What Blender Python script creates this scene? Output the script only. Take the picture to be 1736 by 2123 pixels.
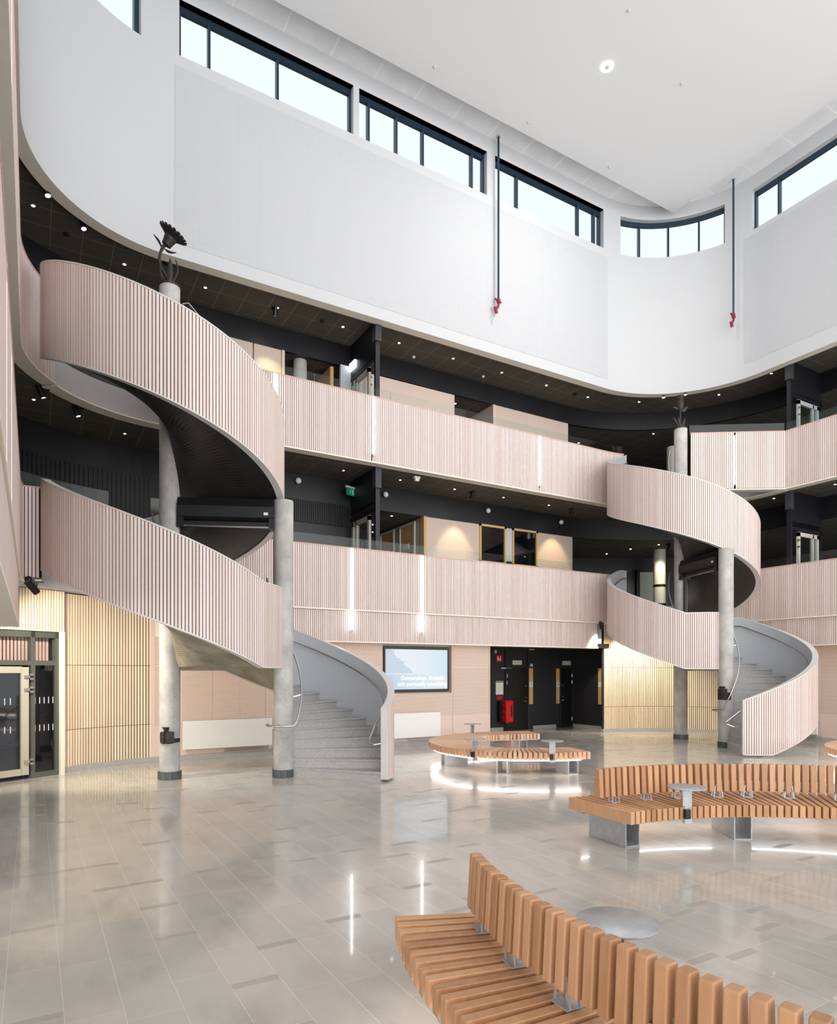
import bpy, bmesh, math, random
from math import sin, cos, pi, radians as R, degrees, atan2, sqrt
from mathutils import Vector, Matrix
random.seed(7)
SC = bpy.context.scene
COL = SC.collection
for o in list(bpy.data.objects): bpy.data.objects.remove(o)

# ------------------------------------------------------------------ camera
cd = bpy.data.cameras.new('camera'); cam = bpy.data.objects.new('camera', cd); COL.objects.link(cam)
cam.location = (0, 0, 2.0); cam.rotation_euler = (pi/2, 0, -R(30.46))
cd.sensor_fit = 'HORIZONTAL'; cd.sensor_width = 36; cd.lens = 36*1361/1736
cd.shift_y = (1392-1061.5)/1736; cd.clip_start = .05; cd.clip_end = 300
SC.camera = cam
vs = SC.view_settings
vs.view_transform = 'Standard'; vs.look = 'None'; vs.gamma = 1; vs.use_curve_mapping = False
vs.exposure = 0.0
SC.cycles.max_bounces = 8; SC.cycles.diffuse_bounces = 5; SC.cycles.glossy_bounces = 4
SC.cycles.transparent_max_bounces = 12; SC.cycles.sample_clamp_indirect = 6
SC.cycles.caustics_reflective = False; SC.cycles.caustics_refractive = False

# ------------------------------------------------------------------ world: pale winter sky, brighter to the south
W = bpy.data.worlds.new('sky'); SC.world = W; W.use_nodes = True
wt = W.node_tree; wt.nodes.clear()
wo = wt.nodes.new('ShaderNodeOutputWorld'); wb = wt.nodes.new('ShaderNodeBackground')
tc = wt.nodes.new('ShaderNodeTexCoord'); dp = wt.nodes.new('ShaderNodeVectorMath'); dp.operation = 'DOT_PRODUCT'
dp.inputs[1].default_value = (-.47, -.77, -.43)
mr = wt.nodes.new('ShaderNodeMapRange'); mr.inputs[1].default_value = 0.; mr.inputs[2].default_value = .9
mr.inputs[3].default_value = 1.15; mr.inputs[4].default_value = 4.0
cr = wt.nodes.new('ShaderNodeMix'); cr.data_type = 'RGBA'
cr.inputs[6].default_value = (.88, .94, 1, 1); cr.inputs[7].default_value = (1, .985, .965, 1)
mf = wt.nodes.new('ShaderNodeMapRange'); mf.inputs[1].default_value = -.15; mf.inputs[2].default_value = .6
wt.links.new(tc.outputs['Generated'], dp.inputs[0])
wt.links.new(dp.outputs['Value'], mr.inputs[0]); wt.links.new(dp.outputs['Value'], mf.inputs[0])
wt.links.new(mf.outputs[0], cr.inputs[0]); wt.links.new(cr.outputs[2], wb.inputs[0])
wt.links.new(mr.outputs[0], wb.inputs[1]); wt.links.new(wb.outputs[0], wo.inputs[0])

# ------------------------------------------------------------------ node helper + materials
class NT:
    def __init__(s, name):
        s.m = bpy.data.materials.new(name); s.m.use_nodes = True; s.t = s.m.node_tree
        s.b = s.t.nodes['Principled BSDF']; s.out = s.t.nodes['Material Output']
    def n(s, k): return s.t.nodes.new(k)
    def set(s, sock, v):
        if isinstance(v, (int, float)): sock.default_value = v
        elif isinstance(v, tuple): sock.default_value = v if len(v) != 3 or sock.type == 'VECTOR' else (*v, 1)
        else: s.t.links.new(v, sock)
    def m_(s, op, a, b=0., c=0.):
        n = s.n('ShaderNodeMath'); n.operation = op
        for i, v in enumerate((a, b, c)): s.set(n.inputs[i], v)
        return n.outputs[0]
    def mix(s, f, a, b):
        n = s.n('ShaderNodeMix'); n.data_type = 'RGBA'
        s.set(n.inputs[0], f); s.set(n.inputs[6], a); s.set(n.inputs[7], b); return n.outputs[2]
    def ramp(s, f, p):
        n = s.n('ShaderNodeValToRGB'); s.set(n.inputs[0], f); e = n.color_ramp.elements
        e[0].position, e[0].color = p[0][0], (*p[0][1], 1); e[1].position, e[1].color = p[-1][0], (*p[-1][1], 1)
        for q in p[1:-1]:
            x = e.new(q[0]); x.color = (*q[1], 1)
        return n.outputs[0]
    def noise(s, scale, detail=2, vec=None, rough=.5):
        n = s.n('ShaderNodeTexNoise'); n.inputs['Scale'].default_value = scale; n.inputs['Detail'].default_value = detail
        n.inputs['Roughness'].default_value = rough
        if vec is not None: s.t.links.new(vec, n.inputs['Vector'])
        return n.outputs[0]
    def pos(s): return s.n('ShaderNodeNewGeometry').outputs['Position']
    def obj(s): return s.n('ShaderNodeTexCoord').outputs['Object']
    def uv(s): return s.n('ShaderNodeTexCoord').outputs['UV']
    def sep(s, v):
        n = s.n('ShaderNodeSeparateXYZ'); s.t.links.new(v, n.inputs[0]); return n.outputs
    def comb(s, x, y, z=0.):
        n = s.n('ShaderNodeCombineXYZ')
        for i, v in enumerate((x, y, z)): s.set(n.inputs[i], v)
        return n.outputs[0]
    def scale(s, v, k):
        n = s.n('ShaderNodeMapping'); s.t.links.new(v, n.inputs[0]); n.inputs['Scale'].default_value = k; return n.outputs[0]
    def wn(s, v):
        n = s.n('ShaderNodeTexWhiteNoise'); n.noise_dimensions = '2D'; s.t.links.new(v, n.inputs['Vector']); return n.outputs['Value']
    def bump(s, h, st=.2, d=.01):
        n = s.n('ShaderNodeBump'); n.inputs['Strength'].default_value = st; n.inputs['Distance'].default_value = d
        s.t.links.new(h, n.inputs['Height']); s.t.links.new(n.outputs[0], s.b.inputs['Normal'])
    def fin(s, col=None, rough=.5, metal=0., spec=.5, **k):
        if col is not None: s.set(s.b.inputs['Base Color'], col)
        s.set(s.b.inputs['Roughness'], rough); s.set(s.b.inputs['Metallic'], metal)
        s.b.inputs['Specular IOR Level'].default_value = spec
        for a, v in k.items(): s.set(s.b.inputs[a.replace('_', ' ')], v)
        return s.m
def lin(r, g, b):
    f = lambda c: ((c/255+.055)/1.055)**2.4 if c > 10 else c/255/12.92
    return (f(r), f(g), f(b))
def M_(name, rgb, rough=.5, var=.06, sc=3., metal=0., spec=.5):
    t = NT(name); c = lin(*rgb); f = t.noise(sc, 3, t.obj())
    lo = tuple(max(0, x*(1-var)) for x in c); hi = tuple(min(1, x*(1+var)) for x in c)
    return t.fin(t.mix(f, lo, hi), rough, metal, spec)
def emis(name, rgb, st):
    t = NT(name); t.set(t.b.inputs['Base Color'], (0., 0., 0.)); t.b.inputs['Emission Color'].default_value = (*rgb, 1)
    t.b.inputs['Emission Strength'].default_value = st; return t.m

def woodmat(name, base, var=.16, axis=(1, 1, .06), rough=.55, isl=.22, gs=26.):
    t = NT(name); c = lin(*base)
    g = t.n('ShaderNodeNewGeometry'); r = g.outputs['Random Per Island']
    v = t.n('ShaderNodeVectorMath'); v.operation = 'ADD'
    t.t.links.new(t.scale(t.obj(), axis), v.inputs[0]); t.t.links.new(t.comb(t.m_('MULTIPLY', r, 37.), r, 0.), v.inputs[1])
    f = t.noise(gs, 4, v.outputs[0], .6)
    f2 = t.m_('ADD', t.m_('MULTIPLY', t.m_('SUBTRACT', f, .5), var*4), t.m_('MULTIPLY', t.m_('SUBTRACT', r, .5), isl*2))
    f3 = t.m_('ADD', f2, .5)
    lo = tuple(x*k for x, k in zip(c, (.74, .66, .58))); hi = tuple(min(1, x*k) for x, k in zip(c, (1.2, 1.22, 1.25)))
    t.bump(f, .08, .004)
    return t.fin(t.mix(f3, lo, hi), rough, 0., .4)

MAT = {}
MAT['slat'] = woodmat('whitewashed birch', (232, 220, 217), .03, isl=.16)
MAT['slat_side'] = woodmat('birch ply edge', (206, 174, 165), .05, isl=.12)
MAT['slat_nat'] = woodmat('natural birch slat', (243, 228, 206), .04, isl=.18)
MAT['slat_nat_side'] = woodmat('natural birch ply edge', (210, 176, 142), .05, isl=.12)
MAT['gap'] = M_('black felt', (30, 26, 27), .9)
MAT['ply'] = woodmat('birch plywood', (252, 243, 226), .05, (.4, 3, 3), isl=.02, gs=4.)
MAT['ply_pale'] = woodmat('pale plywood', (228, 208, 198), .05, (.5, .5, 3), isl=.02, gs=3.)
MAT['pine'] = woodmat('pine', (214, 176, 120), .08)
MAT['white'] = M_('white plaster', (203, 205, 208), .8, .015, .6)
MAT['ceil'] = M_('white ceiling board', (224, 225, 226), .85, .01, .4)
MAT['black'] = M_('black paint', (19, 20, 26), .45, .15, 1.2)
MAT['blackpanel'] = M_('anthracite paint', (38, 39, 42), .6, .08, 1.)
MAT['slatblack'] = M_('black slat', (24, 26, 33), .5)
MAT['greypaint'] = M_('light grey paint', (186, 190, 196), .45, .02)
MAT['cap'] = M_('pale grey cap', (214, 212, 210), .4, .02)
MAT['slabedge'] = M_('pale slab edge', (178, 175, 178), .7, .03)
MAT['steel'] = M_('brushed steel', (190, 190, 190), .28, .06, 20, 1.)
MAT['darksteel'] = M_('dark window frame', (48, 66, 82), .35, .05, 4, .3)  # blue of sky light on the mullion sides is mixed into this colour
MAT['doorgrey'] = M_('door frame grey', (84, 86, 80), .4, .04)
MAT['doorleaf'] = M_('door leaf sand', (178, 172, 158), .4, .03)
MAT['red'] = M_('red plastic', (214, 22, 26), .3, .02)
MAT['magenta'] = M_('crimson valve paint', (140, 22, 60), .4, .04)
MAT['plaque'] = M_('plaque white', (214, 210, 200), .4, .02)
MAT['plastic'] = M_('black plastic', (20, 20, 21), .3, .05)
MAT['radiator'] = M_('radiator white', (236, 236, 234), .35, .01)
MAT['tilebase'] = M_('dark base tile', (78, 82, 84), .35, .12, 9.)
MAT['bench'] = woodmat('oiled bench wood', (200, 155, 117), .22, (3, 3, .5), .42, .42, 7.)
MAT['bench_pale'] = woodmat('pale bench wood', (220, 182, 152), .16, (3, 3, .5), .42, .34, 7.)
MAT['led'] = emis('led strip', (1, .97, .93), 18.)
MAT['tube'] = emis('light tube', (.93, .96, 1), 14.)
MAT['lens'] = emis('downlight lens', (1, .97, .9), 45.)
MAT['ringlamp'] = emis('ring lamp', (1, .99, .97), 6.)
def _bronze():
    t = NT('dark bronze'); f = t.noise(14, 5, t.obj(), .65); t.bump(f, .7, .02)
    return t.fin(t.mix(f, lin(36, 34, 36), lin(84, 78, 74)), .5, .6)
MAT['bronze'] = _bronze()
def _galv():
    t = NT('galvanised steel'); f = t.noise(9, 6, t.obj(), .7); g = t.noise(60, 2, t.obj())
    return t.fin(t.mix(f, lin(150, 154, 158), lin(214, 217, 220)), t.m_('ADD', t.m_('MULTIPLY', g, .25), .25), .5)
MAT['galv'] = _galv()
def _conc(name, lo, hi, rough=.8):
    t = NT(name); f = t.noise(2.2, 6, t.scale(t.obj(), (1, 1, .8)), .65); g = t.noise(40, 4, t.obj(), .7)
    w = t.m_('ADD', t.m_('MULTIPLY', f, .75), t.m_('MULTIPLY', g, .25)); t.bump(g, .25, .006)
    return t.fin(t.ramp(w, [(.32, lin(*lo)), (.62, lin(*hi))]), rough)
MAT['concrete'] = _conc('concrete', (150, 148, 144), (200, 199, 196))
MAT['soffit_black'] = _conc('black stained concrete', (24, 23, 24), (44, 40, 38), .38)
MAT['soffit_conc'] = _conc('rough concrete soffit', (104, 96, 82), (164, 156, 138), .6)
def _granite():
    t = NT('grey granite'); v = t.n('ShaderNodeTexVoronoi'); v.inputs['Scale'].default_value = 230; t.t.links.new(t.pos(), v.inputs['Vector'])
    f = t.sep(v.outputs['Color'])[0]
    return t.fin(t.ramp(f, [(0, lin(120, 120, 122)), (.5, lin(176, 175, 174)), (1, lin(206, 204, 200))]), .5)
MAT['granite'] = _granite()
def _floor():
    t = NT('polished stone tiles'); x, y, z = t.sep(t.pos())
    ra = t.m_('DIVIDE', t.m_('SUBTRACT', x, .156), .309); row = t.m_('FLOOR', ra); fx = t.m_('MULTIPLY', t.m_('FRACT', ra), .309)
    rn = t.wn(t.comb(row, 3.7)); rl = t.m_('ADD', t.m_('MULTIPLY', t.wn(t.comb(row, 9.1)), .25), .60)
    tb = t.m_('ADD', t.m_('DIVIDE', y, rl), t.m_('MULTIPLY', rn, 7.)); col = t.m_('FLOOR', tb); fy = t.m_('MULTIPLY', t.m_('FRACT', tb), rl)
    cn = t.wn(t.comb(row, col)); strip = t.m_('MULTIPLY', t.m_('GREATER_THAN', cn, .66), t.m_('LESS_THAN', fy, .085))
    j = .0028
    def jl(v, w): return t.m_('LESS_THAN', v, w)
    joint = t.m_('MAXIMUM', jl(fx, .0036), jl(fy, j))
    j2 = t.m_('MULTIPLY', t.m_('GREATER_THAN', cn, .66), t.m_('COMPARE', fy, .085, j*.6)); joint = t.m_('MAXIMUM', joint, j2)
    sp = t.noise(150, 3, t.pos(), .8); cl = t.noise(1.5, 5, t.scale(t.pos(), (1.6, .7, 1)), .6)
    tint = t.wn(t.comb(t.m_('ADD', row, .37), col))
    base = t.mix(tint, lin(204, 197, 187), lin(194, 193, 189))
    base = t.mix(t.m_('MULTIPLY', t.m_('SUBTRACT', tint, .2), .30), base, lin(184, 176, 165))
    k = t.m_('ADD', t.m_('MULTIPLY', t.m_('SUBTRACT', sp, .5), 1.3), t.m_('MULTIPLY', t.m_('SUBTRACT', .52, cl), 1.3))
    base = t.mix(t.m_('MAXIMUM', k, 0.), base, lin(112, 107, 100))
    base = t.mix(t.m_('MULTIPLY', strip, .35), base, lin(140, 128, 112))
    base = t.mix(joint, base, lin(214, 211, 204))
    rg = t.m_('ADD', t.m_('MULTIPLY', sp, .06), .17); rg = t.m_('ADD', rg, t.m_('MULTIPLY', t.m_('MAXIMUM', strip, joint), .4))
    t.b.inputs['Coat Weight'].default_value = .45; t.b.inputs['Coat Roughness'].default_value = .05; return t.fin(base, rg, 0., .5)
MAT['floor'] = _floor()
def _tile(name, c, l, p=.6, ox=.31, oy=.0):
    t = NT(name); x, y, z = t.sep(t.pos())
    fx = t.m_('FRACT', t.m_('DIVIDE', t.m_('SUBTRACT', x, ox), p)); fy = t.m_('FRACT', t.m_('DIVIDE', t.m_('SUBTRACT', y, oy), p))
    g = t.m_('MAXIMUM', t.m_('LESS_THAN', fx, .035), t.m_('LESS_THAN', fy, .035))
    f = t.noise(2, 2, t.pos()); cc = t.mix(f, tuple(q*.9 for q in lin(*c)), tuple(q*1.1 for q in lin(*c)))
    return t.fin(t.mix(g, cc, lin(*l)), .8)
MAT['tilec'] = _tile('dark ceiling tiles', (86, 80, 70), (120, 112, 100))
MAT['tilecw'] = _tile('white ceiling tiles', (236, 238, 240), (250, 250, 250), 1.2)
def _perf(name, base, hole, px, pz, sx, sz, rnd):
    t = NT(name); u, v, _ = t.sep(t.uv())
    a = t.m_('ABSOLUTE', t.m_('SUBTRACT', t.m_('FRACT', t.m_('DIVIDE', u, px)), .5)); b = t.m_('ABSOLUTE', t.m_('SUBTRACT', t.m_('FRACT', t.m_('DIVIDE', v, pz)), .5))
    if rnd: h = t.m_('LESS_THAN', t.m_('ADD', t.m_('MULTIPLY', t.m_('MULTIPLY', a, a), px*px), t.m_('MULTIPLY', t.m_('MULTIPLY', b, b), pz*pz)), sx*sx)
    else: h = t.m_('MULTIPLY', t.m_('LESS_THAN', a, sx/px/2), t.m_('LESS_THAN', b, sz/pz/2))
    f = t.noise(3, 3, t.scale(t.uv(), (1, 4, 1))); c = lin(*base)
    cc = t.mix(f, tuple(q*.96 for q in c), tuple(min(1, q*1.04) for q in c))
    return t.fin(t.mix(h, cc, lin(*hole)), .7)
MAT['perf_white'] = _perf('perforated white gypsum', (203, 205, 208), (140, 142, 150), .036, .031, .0075, 0, True)
MAT['perf_wood'] = _perf('perforated birch', (230, 210, 196), (124, 96, 84), .030, .035, .017, .013, False)
def _glass(name, tr=.93, tint=(.93, .97, .96)):
    t = NT(name); t.t.nodes.remove(t.b)
    g = t.n('ShaderNodeBsdfGlossy'); g.inputs['Roughness'].default_value = .01
    p = t.n('ShaderNodeBsdfTransparent'); p.inputs[0].default_value = (*tint, 1)
    l = t.n('ShaderNodeLayerWeight'); l.inputs[0].default_value = .12
    m = t.n('ShaderNodeMixShader'); t.t.links.new(t.m_('ADD', t.m_('MULTIPLY', l.outputs['Fresnel'], .5), .02), m.inputs[0])
    t.t.links.new(p.outputs[0], m.inputs[1]); t.t.links.new(g.outputs[0], m.inputs[2]); t.t.links.new(m.outputs[0], t.out.inputs[0]); return t.m
MAT['glass'] = _glass('clear glass')
MAT['winglass'] = _glass('window glass', tint=(.97, .99, 1))
MAT['darkglass'] = M_('dark reflecting glass', (10, 13, 18), .04, .1, 1, 0, .9)
def _screen():
    t = NT('screen picture'); u, v, _ = t.sep(t.uv())
    n1 = t.noise(9, 6, t.uv(), .7); n2 = t.noise(26, 4, t.uv(), .7)
    sky = t.mix(t.m_('POWER', u, 3.), (.86, .91, .98), (.62, .86, .97))
    edge = t.m_('ADD', t.m_('SUBTRACT', .42, u), t.m_('MULTIPLY', t.m_('SUBTRACT', n1, .5), .35))
    tr = t.m_('MULTIPLY', t.m_('GREATER_THAN', edge, t.m_('MULTIPLY', t.m_('SUBTRACT', v, .40), .55)), t.m_('GREATER_THAN', v, .40))
    tcol = t.mix(n2, (.22, .38, .58), (.82, .91, .98))
    c = t.mix(t.m_('MULTIPLY', tr, .75), sky, tcol)
    wat = t.m_('LESS_THAN', v, t.m_('SUBTRACT', .38, t.m_('MULTIPLY', u, .03)))
    c = t.mix(wat, c, t.mix(t.m_('ADD', u, t.m_('MULTIPLY', n1, .5)), (.42, .63, .84), (.76, .87, .96)))
    t.set(t.b.inputs['Base Color'], (0.02, .02, .02)); t.t.links.new(c, t.b.inputs['Emission Color']); t.b.inputs['Emission Strength'].default_value = .84
    t.b.inputs['Roughness'].default_value = .2; return t.m
MAT['screen'] = _screen()
MAT['text'] = emis('white lettering', (1, 1, 1), 1.3)
MAT['exit_on'] = emis('exit sign lit', (.8, .93, 1), 4.)
MAT['exit_green'] = emis('exit sign green', (.0, .16, .09), .8)
MAT['signwhite'] = M_('sign white', (235, 235, 230), .4, .01)
MAT['outside'] = M_('snowy ground', (200, 205, 212), .9)

# ------------------------------------------------------------------ mesh builder
class MB:
    def __init__(s): s.v = []; s.f = []; s.m = []; s.uv = []; s.u = False
    def quad(s, pts, mat=0, uv=None):
        b = len(s.v); s.v += [tuple(p) for p in pts]; s.f.append(tuple(range(b, b+len(pts)))); s.m.append(mat)
        s.uv.append(uv or [(0, 0)]*len(pts)); s.u |= uv is not None; return s
    def hexa(s, p, mats=0):      # p: 8 points, bottom 4 ccw then top 4
        b = len(s.v); s.v += [tuple(q) for q in p]
        F = [(3, 2, 1, 0), (4, 5, 6, 7), (0, 1, 5, 4), (1, 2, 6, 5), (2, 3, 7, 6), (3, 0, 4, 7)]
        for i, f in enumerate(F):
            s.f.append(tuple(b+k for k in f)); s.m.append(mats if isinstance(mats, int) else mats[i]); s.uv.append([(0, 0)]*4)
        return s
    def box(s, c, h, rz=0, mats=0):
        cs, sn = cos(rz), sin(rz); P = []
        for z in (-1, 1):
            for x, y in ((-1, -1), (1, -1), (1, 1), (-1, 1)):
                X, Y = x*h[0], y*h[1]; P.append((c[0]+X*cs-Y*sn, c[1]+X*sn+Y*cs, c[2]+z*h[2]))
        return s.hexa(P, mats)
    def bar(s, a, b, w, t, up=(0, 0, 1), mat=0):
        a, b = Vector(a), Vector(b); d = (b-a).normalized(); u = Vector(up); x = d.cross(u)
        if x.length < 1e-4: x = d.cross(Vector((1, 0, 0)))
        x.normalize(); y = x.cross(d); P = []
        for q in (a, b):
            for i, j in ((-1, -1), (1, -1), (1, 1), (-1, 1)): P.append(q+x*(w/2*i)+y*(t/2*j))
        return s.hexa(P, mat)
    def tube(s, pts, r, n=10, mat=0, rads=None, cap=True):
        pts = [Vector(p) for p in pts]; b = len(s.v); N = len(pts); prev = None
        for i, p in enumerate(pts):
            d = (pts[min(i+1, N-1)]-pts[max(i-1, 0)]).normalized()
            if prev is None: x = d.orthogonal().normalized()
            else:
                x = prev-d*prev.dot(d); x.normalize()
            prev = x; y = d.cross(x); rr = rads[i] if rads else r
            for k in range(n): a = 2*pi*k/n; s.v.append(tuple(p+x*(rr*cos(a))+y*(rr*sin(a))))
        for i in range(N-1):
            for k in range(n):
                k2 = (k+1) % n; s.f.append((b+i*n+k, b+i*n+k2, b+(i+1)*n+k2, b+(i+1)*n+k)); s.m.append(mat); s.uv.append([(0, 0)]*4)
        if cap:
            s.f.append(tuple(b+k for k in reversed(range(n)))); s.m.append(mat); s.uv.append([(0, 0)]*n)
            s.f.append(tuple(b+(N-1)*n+k for k in range(n))); s.m.append(mat); s.uv.append([(0, 0)]*n)
        return s
    def lathe(s, prof, c=(0, 0, 0), n=32, mat=0, xf=None):
        b = len(s.v)
        for r, z in prof:
            for k in range(n):
                a = 2*pi*k/n; p = Vector((r*cos(a), r*sin(a), z))
                if xf: p = xf @ p
                s.v.append((c[0]+p[0], c[1]+p[1], c[2]+p[2]))
        for i in range(len(prof)-1):
            for k in range(n):
                k2 = (k+1) % n; s.f.append((b+i*n+k, b+i*n+k2, b+(i+1)*n+k2, b+(i+1)*n+k)); s.m.append(mat); s.uv.append([(0, 0)]*4)
        for i, rev in ((0, True), (len(prof)-1, False)):
            if prof[i][0] > 1e-4:
                ids = [b+i*n+k for k in range(n)]; s.f.append(tuple(reversed(ids) if rev else ids)); s.m.append(mat); s.uv.append([(0, 0)]*n)
        return s
    def prism(s, poly, z0, z1, mat=0, mside=None, mbot=None):
        n = len(poly); A = sum(poly[i][0]*poly[(i+1) % n][1]-poly[(i+1) % n][0]*poly[i][1] for i in range(n))
        if A < 0: poly = poly[::-1]
        s.quad([(x, y, z1) for x, y in poly], mat); s.quad([(x, y, z0) for x, y in poly[::-1]], mat if mbot is None else mbot)
        for i in range(n):
            a, c = poly[i], poly[(i+1) % n]; s.quad([(a[0], a[1], z0), (c[0], c[1], z0), (c[0], c[1], z1), (a[0], a[1], z1)], mat if mside is None else mside)
        return s
    def build(s, name, mats, parent=None, smooth=False, loc=None, weld=False):
        me = bpy.data.meshes.new(name); v = s.v
        if loc: v = [(x-loc[0], y-loc[1], z-loc[2]) for x, y, z in v]
        me.from_pydata(v, [], s.f); mats = mats if isinstance(mats, (list, tuple)) else [mats]
        for m in mats: me.materials.append(MAT[m] if isinstance(m, str) else m)
        me.polygons.foreach_set('material_index', s.m)
        if s.u:
            l = me.uv_layers.new(name='UVMap'); fl = []
            for q in s.uv:
                for a in q: fl += [a[0], a[1]]
            l.data.foreach_set('uv', fl)
        if smooth: me.polygons.foreach_set('use_smooth', [True]*len(s.f))
        me.update()
        if weld:
            b = bmesh.new(); b.from_mesh(me); bmesh.ops.remove_doubles(b, verts=b.verts, dist=.0005); b.to_mesh(me); b.free(); me.update(); me.polygons.foreach_set('use_smooth', [True]*len(me.polygons)); smooth = True
        o = bpy.data.objects.new(name, me); COL.objects.link(o)
        if smooth and smooth != 'all':
            try: me.set_sharp_from_angle(angle=R(35))
            except Exception: pass
        if parent: o.parent = parent
        if loc: o.location = loc
        return o
def thing(name, label, cat, loc=(0, 0, 0), rz=0, group=None):
    o = bpy.data.objects.new(name, None); COL.objects.link(o); o.location = loc; o.rotation_euler = (0, 0, rz)
    return tag(o, label, cat, group)
def tag(o, label, cat, group=None):
    o['label'] = label; o['category'] = cat
    if group: o['group'] = group
    return o
def struct(o): o['kind'] = 'structure'; return o
def bevel(o, w=.004, seg=2):
    m = o.modifiers.new('bevel', 'BEVEL'); m.width = w; m.segments = seg; m.limit_method = 'ANGLE'; m.angle_limit = R(40); return o
def copy_tree(o, parent=None):
    c = o.copy(); COL.objects.link(c)
    if parent: c.parent = parent
    for ch in [x for x in bpy.data.objects if x.parent == o]: copy_tree(ch, c)
    return c
ORD = ['first', 'second', 'third', 'fourth', 'fifth', 'sixth', 'seventh', 'eighth', 'ninth', 'tenth', 'eleventh', 'twelfth', 'thirteenth', 'fourteenth', 'fifteenth']

# ------------------------------------------------------------------ outline of the atrium (rounded rectangle), s = running length
CL = (2.53, 12.35); RL = 2.7; CR = (15.8, 11.85); RR = 3.2; BS = -3.
CUM = [0, 12.35-BS]; CUM.append(CUM[1]+RL*pi/2); CUM.append(CUM[2]+CR[0]-CL[0]); CUM.append(CUM[3]+RR*pi/2); CUM.append(CUM[4]+CR[1])
def pt(s, d=0.):
    if s <= CUM[1]: return (CL[0]-RL-d, BS+s)
    if s <= CUM[2]:
        t = pi-(s-CUM[1])/RL; return (CL[0]+(RL+d)*cos(t), CL[1]+(RL+d)*sin(t))
    if s <= CUM[3]: return (CL[0]+s-CUM[2], CL[1]+RL+d)
    if s <= CUM[4]:
        t = pi/2-(s-CUM[3])/RR; return (CR[0]+(RR+d)*cos(t), CR[1]+(RR+d)*sin(t))
    return (CR[0]+RR+d, CR[1]-(s-CUM[4]))
def tang(s):   # direction of travel
    a, b = pt(s-.01), pt(s+.01); return atan2(b[1]-a[1], b[0]-a[0])
def samp(s0, s1, step=.15):
    L = [s0]
    for c in CUM[1:5]:
        if s0 < c < s1: L.append(c)
    L.append(s1); out = []
    for a, b in zip(L, L[1:]):
        mid = (a+b)/2; arc = CUM[1] < mid < CUM[2] or CUM[3] < mid < CUM[4]
        n = max(1, int((b-a)/step)) if arc else 1
        out += [a+(b-a)*i/n for i in range(n)]
    return out+[s1]
def strip(mb, s0, s1, z0, z1, d0, d1, mats=(0, 0, 0, 0)):   # mats: front, back, top, bottom
    S = samp(s0, s1)
    for a, b in zip(S, S[1:]):
        A, B, C, D = pt(a, d0), pt(b, d0), pt(b, d1), pt(a, d1)
        mb.quad([(*A, z0), (*A, z1), (*B, z1), (*B, z0)][::-1], mats[0], [(a, z0), (a, z1), (b, z1), (b, z0)][::-1])
        mb.quad([(*D, z0), (*D, z1), (*C, z1), (*C, z0)], mats[1], [(a, z0), (a, z1), (b, z1), (b, z0)])
        mb.quad([(*A, z1), (*B, z1), (*C, z1), (*D, z1)][::-1], mats[2], [A, B, C, D][::-1])
        mb.quad([(*A, z0), (*B, z0), (*C, z0), (*D, z0)], mats[3], [A, B, C, D])
    for e in (s0, s1):
        A, D = pt(e, d0), pt(e, d1); mb.quad([(*A, z0), (*D, z0), (*D, z1), (*A, z1)], mats[0])
    return mb
def flat(mb, s0, s1, d0, d1, z, mat=0):
    S = samp(s0, s1, .3)
    for a, b in zip(S, S[1:]):
        P = [pt(a, d0), pt(b, d0), pt(b, d1), pt(a, d1)]; mb.quad([(*p, z) for p in P], mat, P)
    return mb
def slats(mb, s0, s1, z0, z1, d, w=.041, pitch=.054, depth=.03, skip=()):
    n = int((s1-s0)/pitch)
    for i in range(n):
        s = s0+(i+.5)*pitch
        if any(a < s < b for a, b in skip): continue
        x, y = pt(s, d+depth/2); mb.box((x, y, (z0+z1)/2), (w/2, depth/2, (z1-z0)/2), tang(s), (1, 1, 0, 1, 1, 1))
    return mb
S_END = 47.

# ------------------------------------------------------------------ floor and outdoors
m = MB(); m.prism([(-8, -3.6), (27, -3.6), (27, 27), (-8, 27)], -.3, 0); struct(m.build('floor', 'floor'))

# ------------------------------------------------------------------ white upper wall with clerestory windows
WIN = [(16.4, 19.047, [18.15, 18.985]), (19.833, 24.014, [20.505, 22.1]), (24.174, 28.164, [24.512, 25.326, 26.137, 27.746]),
       (28.453, 32.763, [29.366, 31.803, 32.50]), (33.466, 36.775, [34.215, 35.119, 36.007]), (37.599, 42.2, [38.335, 40.015]), (42.5, 46.6, [44.5]),
       (4, 8, [6.]), (9, 15.2, [11, 13])]
WZ0, WZ1 = 15.50, 16.73
def wall_piece(name, a, b):
    m = MB(); mt = (0, 0, 0, 1)
    strip(m, a, b, 11.05, WZ0, 0, .27, mt); strip(m, a, b, WZ1, 17.3, 0, .27)
    cuts = sorted([(max(a, w[0]), min(b, w[1])) for w in WIN if w[1] > a and w[0] < b]); p = a
    for c in cuts:
        if c[0] > p+1e-3: strip(m, p, c[0], WZ0, WZ1, 0, .27, mt)
        p = max(p, c[1])
    if p < b-1e-3: strip(m, p, b, WZ0, WZ1, 0, .27, mt)
    struct(m.build(name, ['white', 'ply'], weld=True))
wall_piece('wall_left', 0, 15.35); wall_piece('wall_back', 15.35, CUM[4]); wall_piece('wall_right', CUM[4], S_END)
m = strip(MB(), 19.732, 32.936, 11.36, 15.25, -.006, -.001); struct(m.build('trim_2', 'perf_white'))
m = strip(MB(), 37.351, 45.5, 11.5, 15.35, -.006, -.001); struct(m.build('trim_3', 'perf_white'))
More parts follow.
